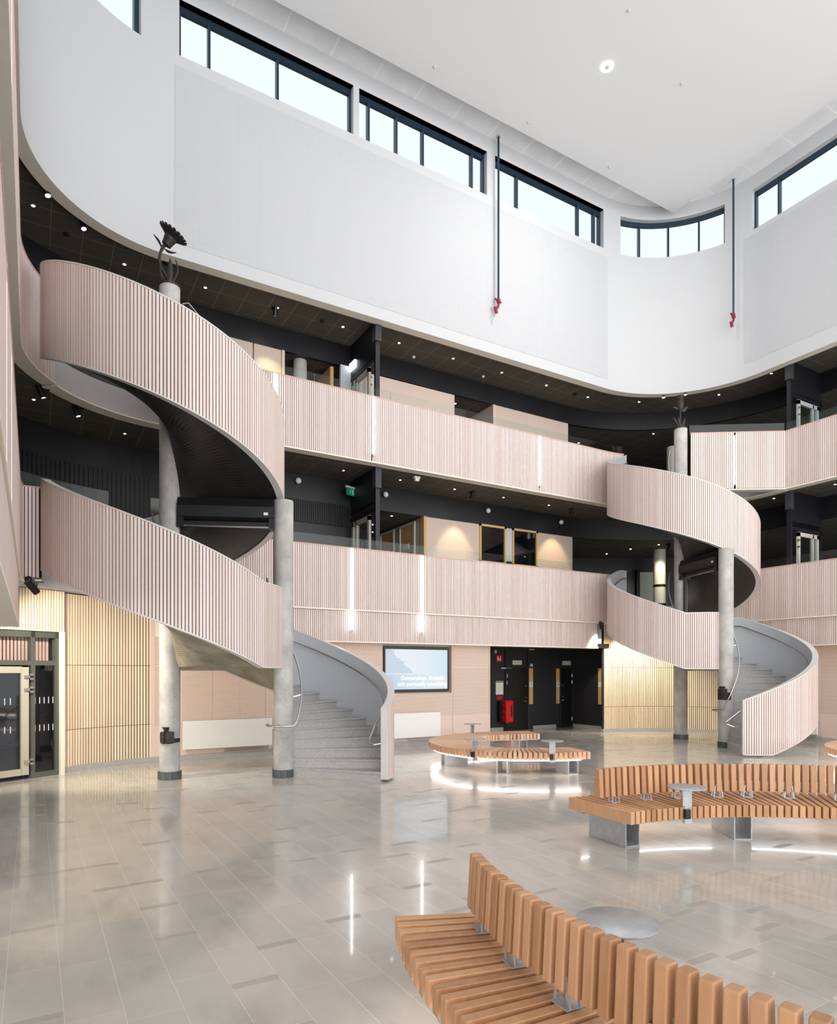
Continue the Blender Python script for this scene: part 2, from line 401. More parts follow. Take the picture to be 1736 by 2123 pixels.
for i, (a, b, mu) in enumerate(WIN):
    m = MB(); d0, d1 = .15, .25
    strip(m, a, b, WZ1-.13, WZ1, d0, d1); strip(m, a, b, WZ0, WZ0+.04, d0, d1)
    for q in mu+[a+.03, b-.03]:
        x, y = pt(q, (d0+d1)/2); m.box((x, y, (WZ0+WZ1)/2), (.03, .06, (WZ1-WZ0)/2-.002), tang(q))
    w = struct(m.build('window_%d' % (i+1), 'darksteel'))
    edges = [a+.06]+sorted(mu)+[b-.06]; g = MB()
    for p, q in zip(edges, edges[1:]):
        if q-p > .12: strip(g, p+.03, q-.03, WZ0+.04, WZ1-.13, .20, .205)
    g.build('glass_pane', 'winglass', w)

# ceilings of the hall
m = MB(); m.prism([(.95, -3.2), (17.78, -3.2), (17.78, 14.05), (.95, 14.05)], 16.75, 17.16); struct(m.build('ceiling', 'ceil'))
m = MB(); P = [pt(s, .26) for s in samp(0, S_END)]; m.prism([(x, y) for x, y in P]+[(19.26, -3.2), (-.43, -3.2)], 17.17, 17.5, 0); struct(m.build('ceiling_2', 'tilecw'))

# ------------------------------------------------------------------ gallery slabs, ceilings, bulkheads
def slab(name, z0, z1, mats, d0=.10, d1=10.): 
    m = MB(); strip(m, 0, S_END, z0, z1, d0, d1, (0, 0, 1, 2)); return struct(m.build(name, mats))
slab('floor_2', 3.56, 3.96, ['slabedge', 'greypaint', 'slabedge'])
slab('floor_3', 7.36, 7.92, ['slabedge', 'greypaint', 'tilec'])
slab('ceiling_3', 11.2, 11.5, ['black', 'black', 'tilec'], .271)
m = strip(MB(), 0, S_END, 10.6, 11.198, 1.95, 2.05); flat(m, 0, S_END, 2.05, 10, 10.62, 1); struct(m.build('ceiling_4', ['black', 'tilec']))
m = strip(MB(), 0, S_END, 6.68, 7.358, 1.95, 2.05); flat(m, 0, S_END, 2.05, 10, 6.70, 1); struct(m.build('ceiling_5', ['black', 'tilec']))
m = strip(MB(), 0, S_END, 3.97, 10.6, 9.0, 9.1); struct(m.build('wall_outer', 'black'))

# slatted balcony fronts
LIGHT3 = [21.995, 24.567, 30.12]; LIGHT2 = [23.962, 26.016]
OPEN = (15.95, 0)
def parapet(name_label, s0, s1, z0, z1, lights=(), glass=True, group='slatted balcony fronts'):
    t = thing('balcony_front', name_label, 'balcony front', (*pt((s0+s1)/2), z0), 0, group)
    L = t.location; sk = [(q-.028, q+.028) for q in lights]
    m = slats(MB(), s0, s1, z0, z1-.02, 0, skip=sk)
    if z0 > 7:
        for q in lights: x, y = pt(q, .015); m.box((x, y, z0+.055), (.0205, .015, .055), tang(q), (1, 1, 0, 1, 1, 1))
    m.build('slat_cladding', ['slat', 'slat_side'], t).location = -L
    m = strip(MB(), s0, s1, z0+.02, z1-.03, .03, .09); m.build('backing_board', 'gap', t).location = -L
    m = strip(MB(), s0, s1, z1-.02, z1+.012, -.006, .12); m.build('top_rail', 'slat_side', t).location = -L
    m = strip(MB(), s0, s1, z0-.035, z0, -.004, .275); m.build('soffit_board', 'ply', t).location = -L
    if glass:
        n = max(1, int((s1-s0)/2.0))
        for i in range(n):
            a = s0+(s1-s0)*i/n+.006; b = s0+(s1-s0)*(i+1)/n-.006
            strip(MB(), a, b, z1+.012, z1+.27, .10, .112).build('glass_panel', 'glass', t).location = -L
    return t
parapet('slatted front of the top balcony along the left edge of the hall', 0, 17.1, 7.39, 9.07, [8.96, 10.3])
parapet('long slatted front of the top balcony across the back wall', 20.9, 33.6, 7.37, 9.04, LIGHT3)
parapet('slatted front of the top balcony on the right wall beside the black post', 38.58, S_END, 7.37, 9.04, [])
parapet('slatted front of the middle balcony along the left edge of the hall', 0, 15.78, 3.56, 5.12, [8.96, 10.3])
parapet('long slatted front of the middle balcony above the screen and doors', 20.0, 33.1, 3.56, 5.10, LIGHT2)
parapet('slatted front of the middle balcony on the right wall behind the far staircase', 36.52, S_END, 3.56, 5.10, [])
# straight slatted guards beside the stair openings on the top floor
def guard(label, P, Q, lights=(), z0=7.37, z1=9.04, gl=True):
    P, Q = Vector(P), Vector(Q); d = Q-P; L = d.length; a = atan2(d[1], d[0])
    t = thing('balcony_front', label, 'balcony front', (P[0], P[1], z0), a, 'slatted balcony fronts')
    m = MB(); n = int(L/.054)
    for i in range(n):
        x = (i+.5)*.054
        if any(abs(x-q) < .028 for q in lights): continue
        m.box((x, -.015, (z1-z0)/2), (.0205, .015, (z1-z0)/2-.01), 0, (1, 1, 0, 1, 1, 1))
    m.build('slat_cladding', ['slat', 'slat_side'], t)
    MB().box((L/2, .05, (z1-z0)/2), (L/2, .045, (z1-z0)/2-.01)).build('backing_board', 'gap', t)
    MB().box((L/2, .03, z1-z0), (L/2, .065, .012)).build('top_rail', 'slat_side', t)
    MB().box((L/2, .09, -.018), (L/2, .125, .016)).build('soffit_board', 'ply', t)
    if gl: MB().box((L/2, .08, z1-z0+.14), (L/2, .006, .13)).build('glass_panel', 'glass', t)
    for q in lights:
        lt = tag(MB().box((q, -.022, .85), (.02, .014, .72)).build('light_tube', 'tube'), 'vertical light tube on the flat slatted balcony piece beside the far stair column', 'light tube', 'vertical light tubes')
        lt.location = t.location; lt.rotation_euler = t.rotation_euler
guard('straight slatted balcony piece from the far stair column to the black post', (16.78, 12.66), (19.04, 11.13), [1.25])
guard('straight slatted balcony piece hidden behind the near staircase top', (3.95, 15.0), (2.5, 13.1), gl=False)
guard('short straight slatted piece between the left wall and the near stair on the middle balcony', (-.17, 12.82), (.13, 12.80), z0=3.56, z1=5.10)

def tube(s, z0, z1, label, dd=-.006):
    x, y = pt(s, dd); m = MB(); m.box((x, y, (z0+z1)/2), (.02, .014, (z1-z0)/2), tang(s)); m.box((x, y, z0-.03), (.022, .016, .03), tang(s), 1)
    o = m.build('light_tube', ['tube', 'greypaint'], loc=(x, y, z0)); tag(o, label, 'light tube', 'vertical light tubes')
tube(21.995, 7.55, 9.0, 'vertical light tube on the top balcony just behind the near staircase')
tube(24.567, 7.55, 9.0, 'vertical light tube on the top balcony below the tall black post')
tube(30.12, 7.55, 9.0, 'vertical light tube on the top balcony below the right perforated box')
tube(23.962, 3.05, 5.07, 'long vertical light tube on the middle balcony below the glass door')
tube(26.016, 3.05, 5.09, 'long vertical light tube on the middle balcony above the screen')
for s, w in ((8.96, 'nearer'), (10.3, 'farther')):
    tube(s, 7.55, 8.95, 'edge-on light tube on the left wall, top balcony, '+w+' of two', .022)
    tube(s, 3.62, 5.0, 'edge-on light tube on the left wall, middle balcony, '+w+' of two', .022)

# lower slat band under the middle balcony
def band(name, s0, s1, z0, z1, d, lights=()):
    m = slats(MB(), s0, s1, z0, z1, d, skip=[(q-.028, q+.028) for q in lights])
    for q in lights: x, y = pt(q, d+.015); m.box((x, y, (z0+2.98)/2), (.0205, .015, (2.98-z0)/2), tang(q), (1, 1, 0, 1, 1, 1))
    o = struct(m.build(name, ['slat', 'slat_side']))
    strip(MB(), s0, s1, z0, z1, d+.03, d+.10).build('backing_board', 'gap', o)
    strip(MB(), s0, s1, z0-.03, z0, d-.004, .42 if d < .3 else d+.1).build('soffit_board', 'ply', o); return o
band('wall_band_back', 19.6, 32.6, 2.76, 3.52, .06)
band('wall_band_left', 0, 15.3, 2.74, 3.52, .02)
band('wall_band_right', 37.6, S_END, 2.76, 3.52, .06)
m = strip(MB(), 0, 15.3, 2.76, 2.9, .30, 6); struct(m.build('ceiling_6', 'white'))

# ------------------------------------------------------------------ ground floor walls
DG = .35
def slatwall(name, s0, s1, d):
    zs = [(.12, .835), (.845, 2.12), (2.13, 3.54)]; m = MB()
    for a, b in zs: slats(m, s0, s1, a, b, d, w=.042)
    o = struct(m.build(name, ['slat_nat', 'slat_nat_side'])); m = strip(MB(), s0, s1, .1, 3.56, d+.03, d+.12); m.build('backing_board', 'gap', o)
    return o
slatwall('wall_slatted_left', 17.62, 19.40, DG)
m = MB(); strip(m, 17.60, 28.5, 0, .12, DG-.012, DG+.1); struct(m.build('baseboard_left', 'granite'))
def panelwall(name, s0, s1, z0=.12, z1=2.76, zsplit=.77, seams=(), mid=2.11):
    m = MB(); strip(m, s0, s1, z0, zsplit-.004, DG, DG+.06, (1, 1, 1, 1)); e = [s0]+list(seams)+[s1]
    for a, b in zip(e, e[1:]):
        strip(m, a+.012, b-.012, zsplit+.02, mid-.012, DG, DG+.06); strip(m, a+.012, b-.012, mid+.012, z1, DG, DG+.06)
    strip(m, s0, s1, z0, z1, DG+.012, DG+.1, (1, 1, 1, 1)); return struct(m.build(name, ['perf_wood', 'ply_pale']))
panelwall('wall_panelled_left', 19.40, 25.00, seams=(19.93, 20.64, 21.26, 21.87, 22.9, 23.9))
m = MB(); strip(m, 25.0, 27.23, .12, .766, DG, DG+.06, (1, 1, 1, 1)); strip(m, 25.0, 27.23, .79, 1.40, DG, DG+.06); strip(m, 25.0, 27.23, .12, 1.40, DG+.012, DG+.1, (1, 1, 1, 1)); strip(m, 25.0, 27.23, 1.40, 2.76, DG+.14, DG+.2, (1, 1, 1, 1))
for a in (24.99, 27.20): strip(m, a, a+.03, 1.40, 2.76, DG, DG+.2, (1, 1, 1, 1))
struct(m.build('wall_screen_recess', ['perf_wood', 'ply_pale']))
panelwall('wall_panelled_back', 27.24, 28.50, seams=())
m = strip(MB(), 28.50, 28.53, 0, 2.76, DG-.01, DG+.3); struct(m.build('trim_4', 'ply_pale'))
slatwall('wall_slatted_right', 33.15, 38.95, DG+.05)
m = strip(MB(), 33.10, S_END, 0, .12, DG+.035, DG+.15); struct(m.build('baseboard_right', 'granite'))
DG = .40; panelwall('wall_panelled_right', 38.97, S_END, mid=1.96, zsplit=.80, seams=(39.42, 41.2, 43.)); DG = .35
struct(strip(MB(), 19.33, 19.41, .12, 3.555, DG-.004, DG+.13).build('trim_11', 'ply_pale')); struct(strip(MB(), 19.41, 28.5, 2.76, 3.555, DG, DG+.1).build('trim_9', 'ply'))
struct(strip(MB(), 17.12, 20.88, 7.325, 7.355, .0, .30).build('trim_1', 'ply')); struct(strip(MB(), 33.62, 38.56, 7.325, 7.355, .0, .30).build('trim_10', 'ply'))
# niche with black doors
m = MB(); zc = 2.755
m.prism([(11.47, 17.6), (16.9, 17.6), (16.9, 17.7), (11.3, 17.7), (11.3, 15.5), (11.47, 15.5)], 0, 2.9); m.prism([(16.80, 16.0), (16.9, 16.0), (16.9, 17.6), (16.80, 17.6)], 0, 2.9)
m.prism([(16.06, 15.45), (16.14, 15.45), (16.9, 16.02), (16.8, 16.10)], 0, 2.9)
struct(m.build('wall_niche', 'blackpanel'))
m = MB(); m.prism([(11.4, 15.41), (16.9, 15.41), (16.9, 17.7), (11.4, 17.7)], 2.757, 2.9); struct(m.build('ceiling_niche', 'blackpanel'))
m = MB(); m.box((15.48, 17.592, .06), (.52, .01, .06)); m.box((12.6, 17.592, .06), (1.05, .01, .06)); m.box((16.79, 16.8, .06), (.012, .75, .06)); struct(m.build('baseboard_niche', 'granite'))
def blackdoor(n, x0, x1, hx, kx):
    m = MB(); m.box(((x0+x1)/2, 17.585, 1.05), ((x1-x0)/2-.03, .015, 1.045)); d = struct(m.build('door_%d' % n, 'plastic'))
    m = MB(); m.box((x0-.03, 17.58, 1.37), (.03, .03, 1.37)); m.box((x1+.03, 17.58, 1.37), (.03, .03, 1.37)); m.box(((x0+x1)/2, 17.58, 2.12), ((x1-x0)/2, .03, .02)); m.build('door_frame', 'blackpanel', d)
    m = MB(); m.lathe([(.028, 0), (.028, .02)], (0, 0, 0), 16, xf=Matrix.Rotation(pi/2, 4, 'X')); m.bar((0, -.04, 0), (.12*kx, -.04, 0), .018, .018); m.bar((0, 0, 0), (0, -.045, 0), .018, .018)
    o = m.build('door_handle', 'steel', d); o.location = (hx, 17.565, .98)
    m = MB(); m.lathe([(.025, 0), (.025, .02)], (0, 0, 0), 16, xf=Matrix.Rotation(pi/2, 4, 'X')); o = m.build('lock', 'steel', d); o.location = (hx, 17.565, 1.5)
    m = MB(); m.lathe([(.022, 0), (.022, .02)], (0, 0, 0), 16, xf=Matrix.Rotation(pi/2, 4, 'X')); o = m.build('lock', 'steel', d); o.location = (hx, 17.565, 1.11)
    for z in (.3, 1.62, 1.85):
        xx = x0+.01 if hx > (x0+x1)/2 else x1-.01
        m = MB(); m.lathe([(.012, -.06), (.012, .06)], (xx, 17.555, z), 10); m.build('hinge', 'steel', d)
blackdoor(1, 13.78, 14.68, 14.60, -1); blackdoor(2, 16.22, 16.74+.2-.2, 16.29, 1)
def bxthing(name, mats, label, cat, c, h, rz=0, group=None, bev=0):
    o = MB().box((0, 0, 0), h, rz).build(name, mats); o.location = c; tag(o, label, cat, group)
    if bev: bevel(o, bev)
    return o
t = thing('door_closer', 'silver door closer arm at the top left of the left black door', 'door closer', (13.6, 17.56, 2.11))
MB().box((.02, 0, 0), (.09, .03, .025)).build('closer_body', 'greypaint', t); MB().bar((.1, -.02, .01), (.38, -.02, -.0), .015, .015).build('closer_arm', 'steel', t)
bxthing('name_plate', 'plaque', 'blank grey plate above the left black door', 'sign', (14.25, 17.59, 2.30), (.20, .008, .075))
bxthing('name_plate', 'plaque', 'blank grey plate above the right black door', 'sign', (16.5, 17.59, 2.30), (.20, .008, .075))
def pictogram(parent, kind):
    m = MB()
    if kind == 0:
        m.lathe([(.012, 0), (.012, .004)], (0, 0, .045), 12, xf=Matrix.Rotation(pi/2, 4, 'X')); m.bar((0, 0, .03), (.0, 0, -.01), .014, .004, (0, 1, 0)); m.bar((0, 0, -.01), (.03, 0, -.012), .01, .004, (0, 1, 0)); m.bar((.03, 0, -.012), (.04, 0, -.045), .01, .004, (0, 1, 0))
    else:
        m.lathe([(.014, 0), (.014, .004)], (.01, 0, .045), 12, xf=Matrix.Rotation(pi/2, 4, 'X')); m.bar((.01, 0, .03), (-.01, 0, -.03), .035, .004, (0, 1, 0)); m.bar((-.01, 0, -.03), (-.005, 0, -.05), .012, .004, (0, 1, 0))
    o = m.build('pictogram', 'plastic', parent); o.location = (0, -.012, 0)
for x, z, k, l in ((14.85, 1.49, 0, 'left'), (16.10, 1.48, 1, 'right')):
    t = thing('toilet_sign', 'tall pale wood sign strip with pictogram beside the '+l+' black door', 'sign', (x, 17.588, z))
    MB().box((0, 0, 0), (.09, .008, .62)).build('wood_strip', 'pine', t); MB().box((0, -.009, .06), (.08, .004, .085)).build('sign_plate', 'signwhite', t)
    pictogram(t, k); [c for c in t.children if c.name.startswith('pictogram')]
    for c in [c for c in bpy.data.objects if c.parent == t and c.name.startswith('pictogram')]: c.location = (0, -.014, .06)
t = thing('toilet_sign', 'pale wood sign strip seen edge-on on the right side wall of the alcove', 'sign', (16.79, 16.25, 1.49))
MB().box((0, 0, 0), (.008, .09, .62)).build('wood_strip', 'pine', t); MB().box((-.009, 0, .06), (.004, .08, .085)).build('sign_plate', 'signwhite', t)
bxthing('call_indicator', 'plaque', 'tiny white square indicator with red dot between the black doors', 'indicator', (14.87, 17.585, 2.215), (.05, .015, .05))
t = thing('fire_sign', 'red fire hose sign high on the black alcove wall', 'sign', (13.465, 17.585, 2.43))
MB().box((0, 0, 0), (.115, .01, .115)).build('sign_board', 'red', t); m = MB(); m.box((-.045, -.012, .0), (.02, .003, .07)); m.lathe([(.032, 0), (.032, .004)], (.045, -.012, -.03), 14, xf=Matrix.Rotation(pi/2, 4, 'X')); m.bar((.03, -.012, .0), (.07, -.012, .07), .02, .004, (0, 1, 0)); m.build('sign_symbol', 'signwhite', t)
bxthing('fire_label', 'red', 'small dark red sign directly above the red cabinet', 'sign', (13.48, 17.585, 1.115), (.11, .01, .055))
t = thing('evacuation_plan', 'framed evacuation plan poster on the black alcove wall', 'poster', (13.485, 17.585, 1.45))
MB().box((0, 0, 0), (.165, .008, .235)).build('frame', 'steel', t); MB().box((0, -.009, 0), (.15, .004, .22)).build('paper', 'signwhite', t); m = MB(); m.box((0, -.014, .195), (.145, .002, .02)); m.build('green_header', M_('plan green', (110, 150, 90)), t)
m = MB(); random.seed(3)
for i in range(9): m.bar((-.08+.015*i, -.015, -.02+.05*sin(i*2.1)), (-.05+.014*i, -.015, .03+.05*cos(i*1.7)), .006, .002, (0, 1, 0))
m.build('plan_lines', 'greypaint', t)
t = thing('extinguisher_cabinet', 'bright red fire extinguisher cabinet on the alcove wall', 'extinguisher cabinet', (13.57, 17.45, .67))
bevel(MB().box((.09, -.10, 0), (.155, .11, .365)).build('cover', 'red', t), .03, 3)
MB().box((-.08, .06, -.01), (.10, .08, .34)).build('back_box', 'plastic', t)
m = MB(); m.box((.16, -.213, .02), (.028, .003, .2)); m.build('window_slot', 'plastic', t)
for z in (-.2, 0, .2): MB().box((-.075, -.06, z), (.012, .03, .03)).build('latch', 'red', t)
bxthing('card_reader', 'plaque', 'small grey box on the black wall left of the door top', 'sensor', (13.32, 17.58, 2.66), (.035, .02, .06))
bxthing('smoke_detector', 'plaque', 'white oblong fixture on the alcove ceiling above the left door', 'detector', (14.55, 17.2, 2.74), (.09, .03, .015))

# screen
t = thing('wall_screen', 'large black-framed wall screen showing a snowy lake with white lettering', 'screen', (9.05, 15.48, 2.06))
bevel(MB().box((0, 0, 0), (1.03, .04, .62)).build('frame', 'plastic', t), .01)
m = MB(); x0, x1, z0, z1 = -.985, .965, -.545, .535; y = -.043; m.quad([(x0, y, z0), (x1, y, z0), (x1, y, z1), (x0, y, z1)], 0, [(0, 0), (1, 0), (1, 1), (0, 1)]); m.build('display', 'screen', t)
def text(body, size, loc, parent, mat='text', rot=(pi/2, 0, 0), align='CENTER', off=.0025, name='lettering'):
    c = bpy.data.curves.new(name, 'FONT'); c.body = body; c.size = size; c.offset = off; c.align_x = align; c.extrude = .002; c.space_character = 1.06
    o = bpy.data.objects.new('tmp', c); COL.objects.link(o); bpy.context.view_layer.update()
    me = bpy.data.meshes.new_from_object(o.evaluated_get(bpy.context.evaluated_depsgraph_get())); bpy.data.objects.remove(o)
    n = bpy.data.objects.new(name, me); COL.objects.link(n); me.materials.clear(); me.materials.append(MAT[mat]); n.parent = parent; n.location = loc; n.rotation_euler = rot
    return n
text('Gemenskap, lärande', .158, (.16, -.052, -.29), t); text('och personlig utveckling', .152, (.16, -.052, -.45), t)

# radiators
def radiator(label, x0, x1, z0, z1, y, rz=0, org=None):
    t = thing('radiator', label, 'radiator', org or ((x0+x1)/2, y, z0), rz); w = (x1-x0)/2; h = z1-z0
    bevel(MB().box((0, -.11, h/2), (w, .012, h/2)).build('front_panel', 'radiator', t), .006)
    m = MB()
    for i in range(int(w*2/.05)): m.box((-w+.03+i*.05, -.065, h/2), (.006, .03, h/2-.02))
    m.build('fins', 'radiator', t)
    MB().box((-w+.15, -.03, h/2), (.02, .03, h/2-.05)).build('bracket', 'steel', t); MB().box((w-.15, -.03, h/2), (.02, .03, h/2-.05)).build('bracket', 'steel', t)
    m = MB()
    for z in (-.05, -.09): m.tube([(-.1, -.05, z), (w+.1, -.05, z)], .009)
    m.tube([(w-.03, -.05, -.09), (w-.03, -.05, .02)], .009); m.tube([(-.1, -.05, -.05), (-.1, -.05, .02)], .009); m.build('pipe', 'steel', t)
    return t
radiator('wide white radiator on the wall between the near stair columns', 2.88, 4.93, .25, .89, 15.38)
radiator('white radiator below the screen beside the near staircase', 8.0, 9.68, .22, .88, 15.38)
radiator('white radiator on the right wall behind the far staircase', 0, 1.6, .20, .86, 0, -pi/2, (19.36, 11.15, .2))

# ------------------------------------------------------------------ glazed entrance at the far left
ang = atan2(14.50-13.97, .44+.5); ex, ey = .42, 14.56
t = thing('door_3', '', '', (ex, ey, 0), ang); del t['label']; del t['category']; struct(t)
m = MB(); H = 2.76
for x in (-.04, -.50, -1.72): m.box((x, 0, H/2), (.04, .05, H/2))
m.box((-1.2, 0, H-.06), (1.2, .05, .06)); m.box((-1.2, 0, 2.16), (1.2, .045, .045)); m.box((-.27, 0, .05), (.21, .045, .05)); m.box((-2.2, 0, H/2), (.4, .05, H/2)); m.build('door_frame', 'doorgrey', t)
m = MB(); m.box((-.27, 0, 1.1), (.20, .006, 1.02)); m.build('glass_pane', 'darkglass', t)
m = MB(); m.box((-.27, .03, 2.43), (.20, .006, .24)); m.box((-1.12, .03, 2.43), (.57, .006, .24)); m.build('glass_pane', 'winglass', t)
m = MB()
for i in range(24): m.box((-1.66+i*.066, .12, 2.43), (.02, .015, .24))
m.box((-.85, .16, 2.4), (.9, .01, .3), 0, 1); m.build('transom_slats', ['slat_side', 'gap'], t); MB().box((-1.4, 1.2, 1.4), (2.2, .05, 1.45)).build('sky_leak_screen', 'black', t); MB().box((.02, .70, 1.4), (.03, .5, 1.45)).build('sky_leak_side_screen', 'black', t)  # unseen black slabs added behind the door to keep sky light out
m = MB()
for x, z, hx, hz in ((-.66, 1.08, .07, 1.0), (-1.62, 1.08, .07, 1.0), (-1.14, 2.03, .42, .06), (-1.14, .14, .42, .06)): m.box((x, -.04, z), (hx, .03, hz))
m.build('door_leaf', 'doorleaf', t); MB().box((-1.14, -.02, 1.08), (.42, .006, .9)).build('glass_pane', 'darkglass', t)
for z in (.32, 1.66, 1.9): m = MB(); m.box((-.63, -.085, z), (.045, .015, .022)); m.box((-.545, -.075, z+.04), (.035, .02, .02)); m.box((-.545, -.075, z-.04), (.035, .02, .02)); m.build('hinge', 'steel', t)
m = MB()
for z in (1.45, .93):
    for i in range(5): m.box((-.44+i*.085, -.01, z), (.006, .002, .06))
    for i in range(7): m.box((-1.5+i*.1, -.03, z), (.006, .002, .06))
m.build('glass_marking', 'signwhite', t)
# jamb + header next to the entrance, wall above
m = MB(); m.box((.04, -.02, 1.385), (.045, .08, 1.385)); o = m.build('door_jamb', 'ply', t)
m = MB(); n = 52
for i in range(n): m.box((.06-i*.054, -.075, 3.17), (.021, .015, .38), 0, (1, 1, 0, 1, 1, 1))
m.build('slat_cladding', ['slat_nat', 'slat_nat_side'], t); MB().box((-1.3, -.02, 3.17), (1.38, .04, .39)).build('backing_board', 'gap', t); MB().box((-1.3, -.02, 2.775), (1.38, .07, .012)).build('soffit_board', 'ply', t)

# ------------------------------------------------------------------ columns
def column(label, x, y, z1, base=True, r=.185, seed=0):
    t = thing('concrete_column', label, 'column', (x, y, 0)); m = MB(); m.lathe([(r, .001), (r, z1)], n=40); o = m.build('shaft', 'concrete', t, True)
    m = MB(); n = 12
    for k in range(n): a = 2*pi*(k+.5)/n; m.box(((r+.012)*cos(a), (r+.012)*sin(a), .075), (.012, (r+.02)*math.tan(pi/n)-.002, .07), a)
    m.build('tiled_base', 'tilebase', t); return t
LP1 = (2.21, 12.93); LP2 = (4.12, 12.08); RP1 = (16.55, 12.82); RP2 = (15.80, 10.83)
column('tall concrete column at the centre of the near staircase, carrying the sunflower', *LP1, 9.16)
column('concrete column at the foot of the near staircase under its outer edge', *LP2, 5.24)
column('tall concrete column at the centre of the far staircase, carrying the flower bud', *RP1, 9.16)
column('concrete column at the foot of the far staircase under its outer edge', *RP2, 5.24)

# ------------------------------------------------------------------ spiral staircases
LL = 2.10; RO = 2.10
def top_u(a): return min(9.06, 8.95-.0135*(a+157))
def bot_u(a): return top_u(a)-1.585
def top_l(a): return 3.56 if a > -28 else min(5.22, 3.56+.0138*(-28-a))
def bot_l(a): return max(2.07, top_l(a)-1.5)
def top_g(a): return min(3.56, 1.33+.0142*(a+24))
def bot_g(a): return min(2.07, max(.05, top_g(a)-1.53))
def stair(label, P1, rot, soff_u, soff_l):
    t = thing('spiral_staircase', label, 'staircase', (*P1, 0), rot, 'spiral staircases')
    def band(c, a0, a1, top, bot, name, da=1.478):
        e = bpy.data.objects.new(name, None); COL.objects.link(e); e.parent = t
        P = lambda r, a, z: (c[0]+r*cos(R(a)), c[1]+r*sin(R(a)), z)
        n = int(abs(a1-a0)/da); m = MB(); sg = 1 if a1 > a0 else -1
        for i in range(n):
            a = a0+sg*(i+.5)*da; w = .56
            lo, hi = (a-w, a+w); r0, r1 = RO-.03, RO
            m.hexa([P(r0, lo, bot(lo)+.01), P(r1, lo, bot(lo)+.01), P(r1, hi, bot(hi)+.01), P(r0, hi, bot(hi)+.01), P(r0, lo, top(lo)-.02), P(r1, lo, top(lo)-.02), P(r1, hi, top(hi)-.02), P(r0, hi, top(hi)-.02)], (1, 1, 1, 0, 1, 1))
        m.build('slat_cladding', ['slat', 'slat_side'], e)
        N = int(abs(a1-a0)/3)+1; A = [a0+(a1-a0)*i/N for i in range(N+1)]
        if top is top_l or top is top_g:
            A = sorted(set(A+[x for x in (-28., 133.) if min(a0, a1) < x < max(a0, a1)]))
        core, cap, lip = MB(), MB(), MB()
        def shell(m, r0, r1, f0, f1, mats):
            for p, q in zip(A, A[1:]):
                m.hexa([P(r0, p, f0(p)), P(r1, p, f0(p)), P(r1, q, f0(q)), P(r0, q, f0(q)), P(r0, p, f1(p)), P(r1, p, f1(p)), P(r1, q, f1(q)), P(r0, q, f1(q))], mats)
        shell(core, RO-.036, RO-.031, lambda a: bot(a)+.02, lambda a: top(a)-.02, 0); core.build('backing_board', 'gap', e)
        m = MB(); shell(m, RO-.12, RO-.037, lambda a: bot(a)+.0, lambda a: top(a)-.002, 0); m.build('inner_panel', 'greypaint', e)
        shell(cap, RO-.125, RO+.004, lambda a: top(a)-.018, lambda a: top(a)+.008, 0); cap.build('top_cap', 'cap', e)
        shell(lip, RO-.125, RO+.004, lambda a: bot(a)-.012, lambda a: bot(a)+.012, 0); lip.build('bottom_lip', 'cap', e)
        # end plate
        m = MB(); a = a0; w = .8
        m.hexa([P(RO-.12, a-w, bot(a)), P(RO+.003, a-w, bot(a)), P(RO+.003, a, bot(a)), P(RO-.12, a, bot(a)), P(RO-.12, a-w, top(a)), P(RO+.003, a-w, top(a)), P(RO+.003, a, top(a)), P(RO-.12, a, top(a))])
        m.build('end_plate', 'cap', e); return e
    C2 = (LL, 0)
    band(C2, -24, 174, top_g, bot_g, 'ground_balustrade'); band((0, 0), 0, -157, top_l, bot_l, 'landing_balustrade'); band((0, 0), 136, -157, top_u, bot_u, 'upper_balustrade')
    def soffit(c, a0, a1, bot, name, mat):
        m = MB(); N = int(abs(a1-a0)/2.5)+1; P = lambda r, a, z: (c[0]+r*cos(R(a)), c[1]+r*sin(R(a)), z); rr = [.15, .6, 1.1, 1.6, RO-.11]
        for i in range(N):
            p, q = a0+(a1-a0)*i/N, a0+(a1-a0)*(i+1)/N
            for r0, r1 in zip(rr, rr[1:]):
                m.hexa([P(r0, p, bot(p)+.01), P(r1, p, bot(p)+.01), P(r1, q, bot(q)+.01), P(r0, q, bot(q)+.01), P(r0, p, bot(p)+.20), P(r1, p, bot(p)+.20), P(r1, q, bot(q)+.20), P(r0, q, bot(q)+.20)])
        o = m.build(name, mat, t); return o
    def bg(a): return min(2.07, max(.02, top_g(a)-1.53))
    soffit(C2, 0, 180, bg, 'ground_soffit', soff_l); soffit((0, 0), 0, -157, bot_l, 'landing_soffit', soff_l); soffit((0, 0), 136, -157, bot_u, 'upper_soffit', soff_u)
    def step(c, a0, w, z, th=.30):
        P = lambda r, a, zz: (c[0]+r*cos(R(a)), c[1]+r*sin(R(a)), zz); m = MB(); n = 4; r1 = RO-.12; r0 = .17; sg = 1 if w > 0 else -1
        for k in range(n):
            p, q = a0+w*k/n, a0+w*(k+1)/n
            m.hexa([P(r0, p, z-th), P(r1, p, z-th), P(r1, q, z-th), P(r0, q, z-th), P(r0, p, z-.03), P(r1, p, z-.03), P(r1, q, z-.03), P(r0, q, z-.03)])
            nn = sg*.9 if k == 0 else 0
            m.hexa([P(r0, p-nn, z-.03), P(r1, p-nn, z-.03), P(r1, q, z-.03), P(r0, q, z-.03), P(r0, p-nn, z), P(r1, p-nn, z), P(r1, q, z), P(r0, q, z)])
        m.build('step', 'granite', t)
    w = 157/13
    for k in range(13): step(C2, -24+w*k, w, .172*(k+1), .172 if k == 0 else .19)
    m = MB()
    step(C2, 133, 47, 2.41); step((0, 0), 0, -28, 2.41)
    for k in range(9): step((0, 0), -28-14.33*k, -14.33, 2.41+.172*(k+1), .2)
    for k in range(23): step((0, 0), 136-12.74*k, -12.74, 3.96+.172*(k+1))
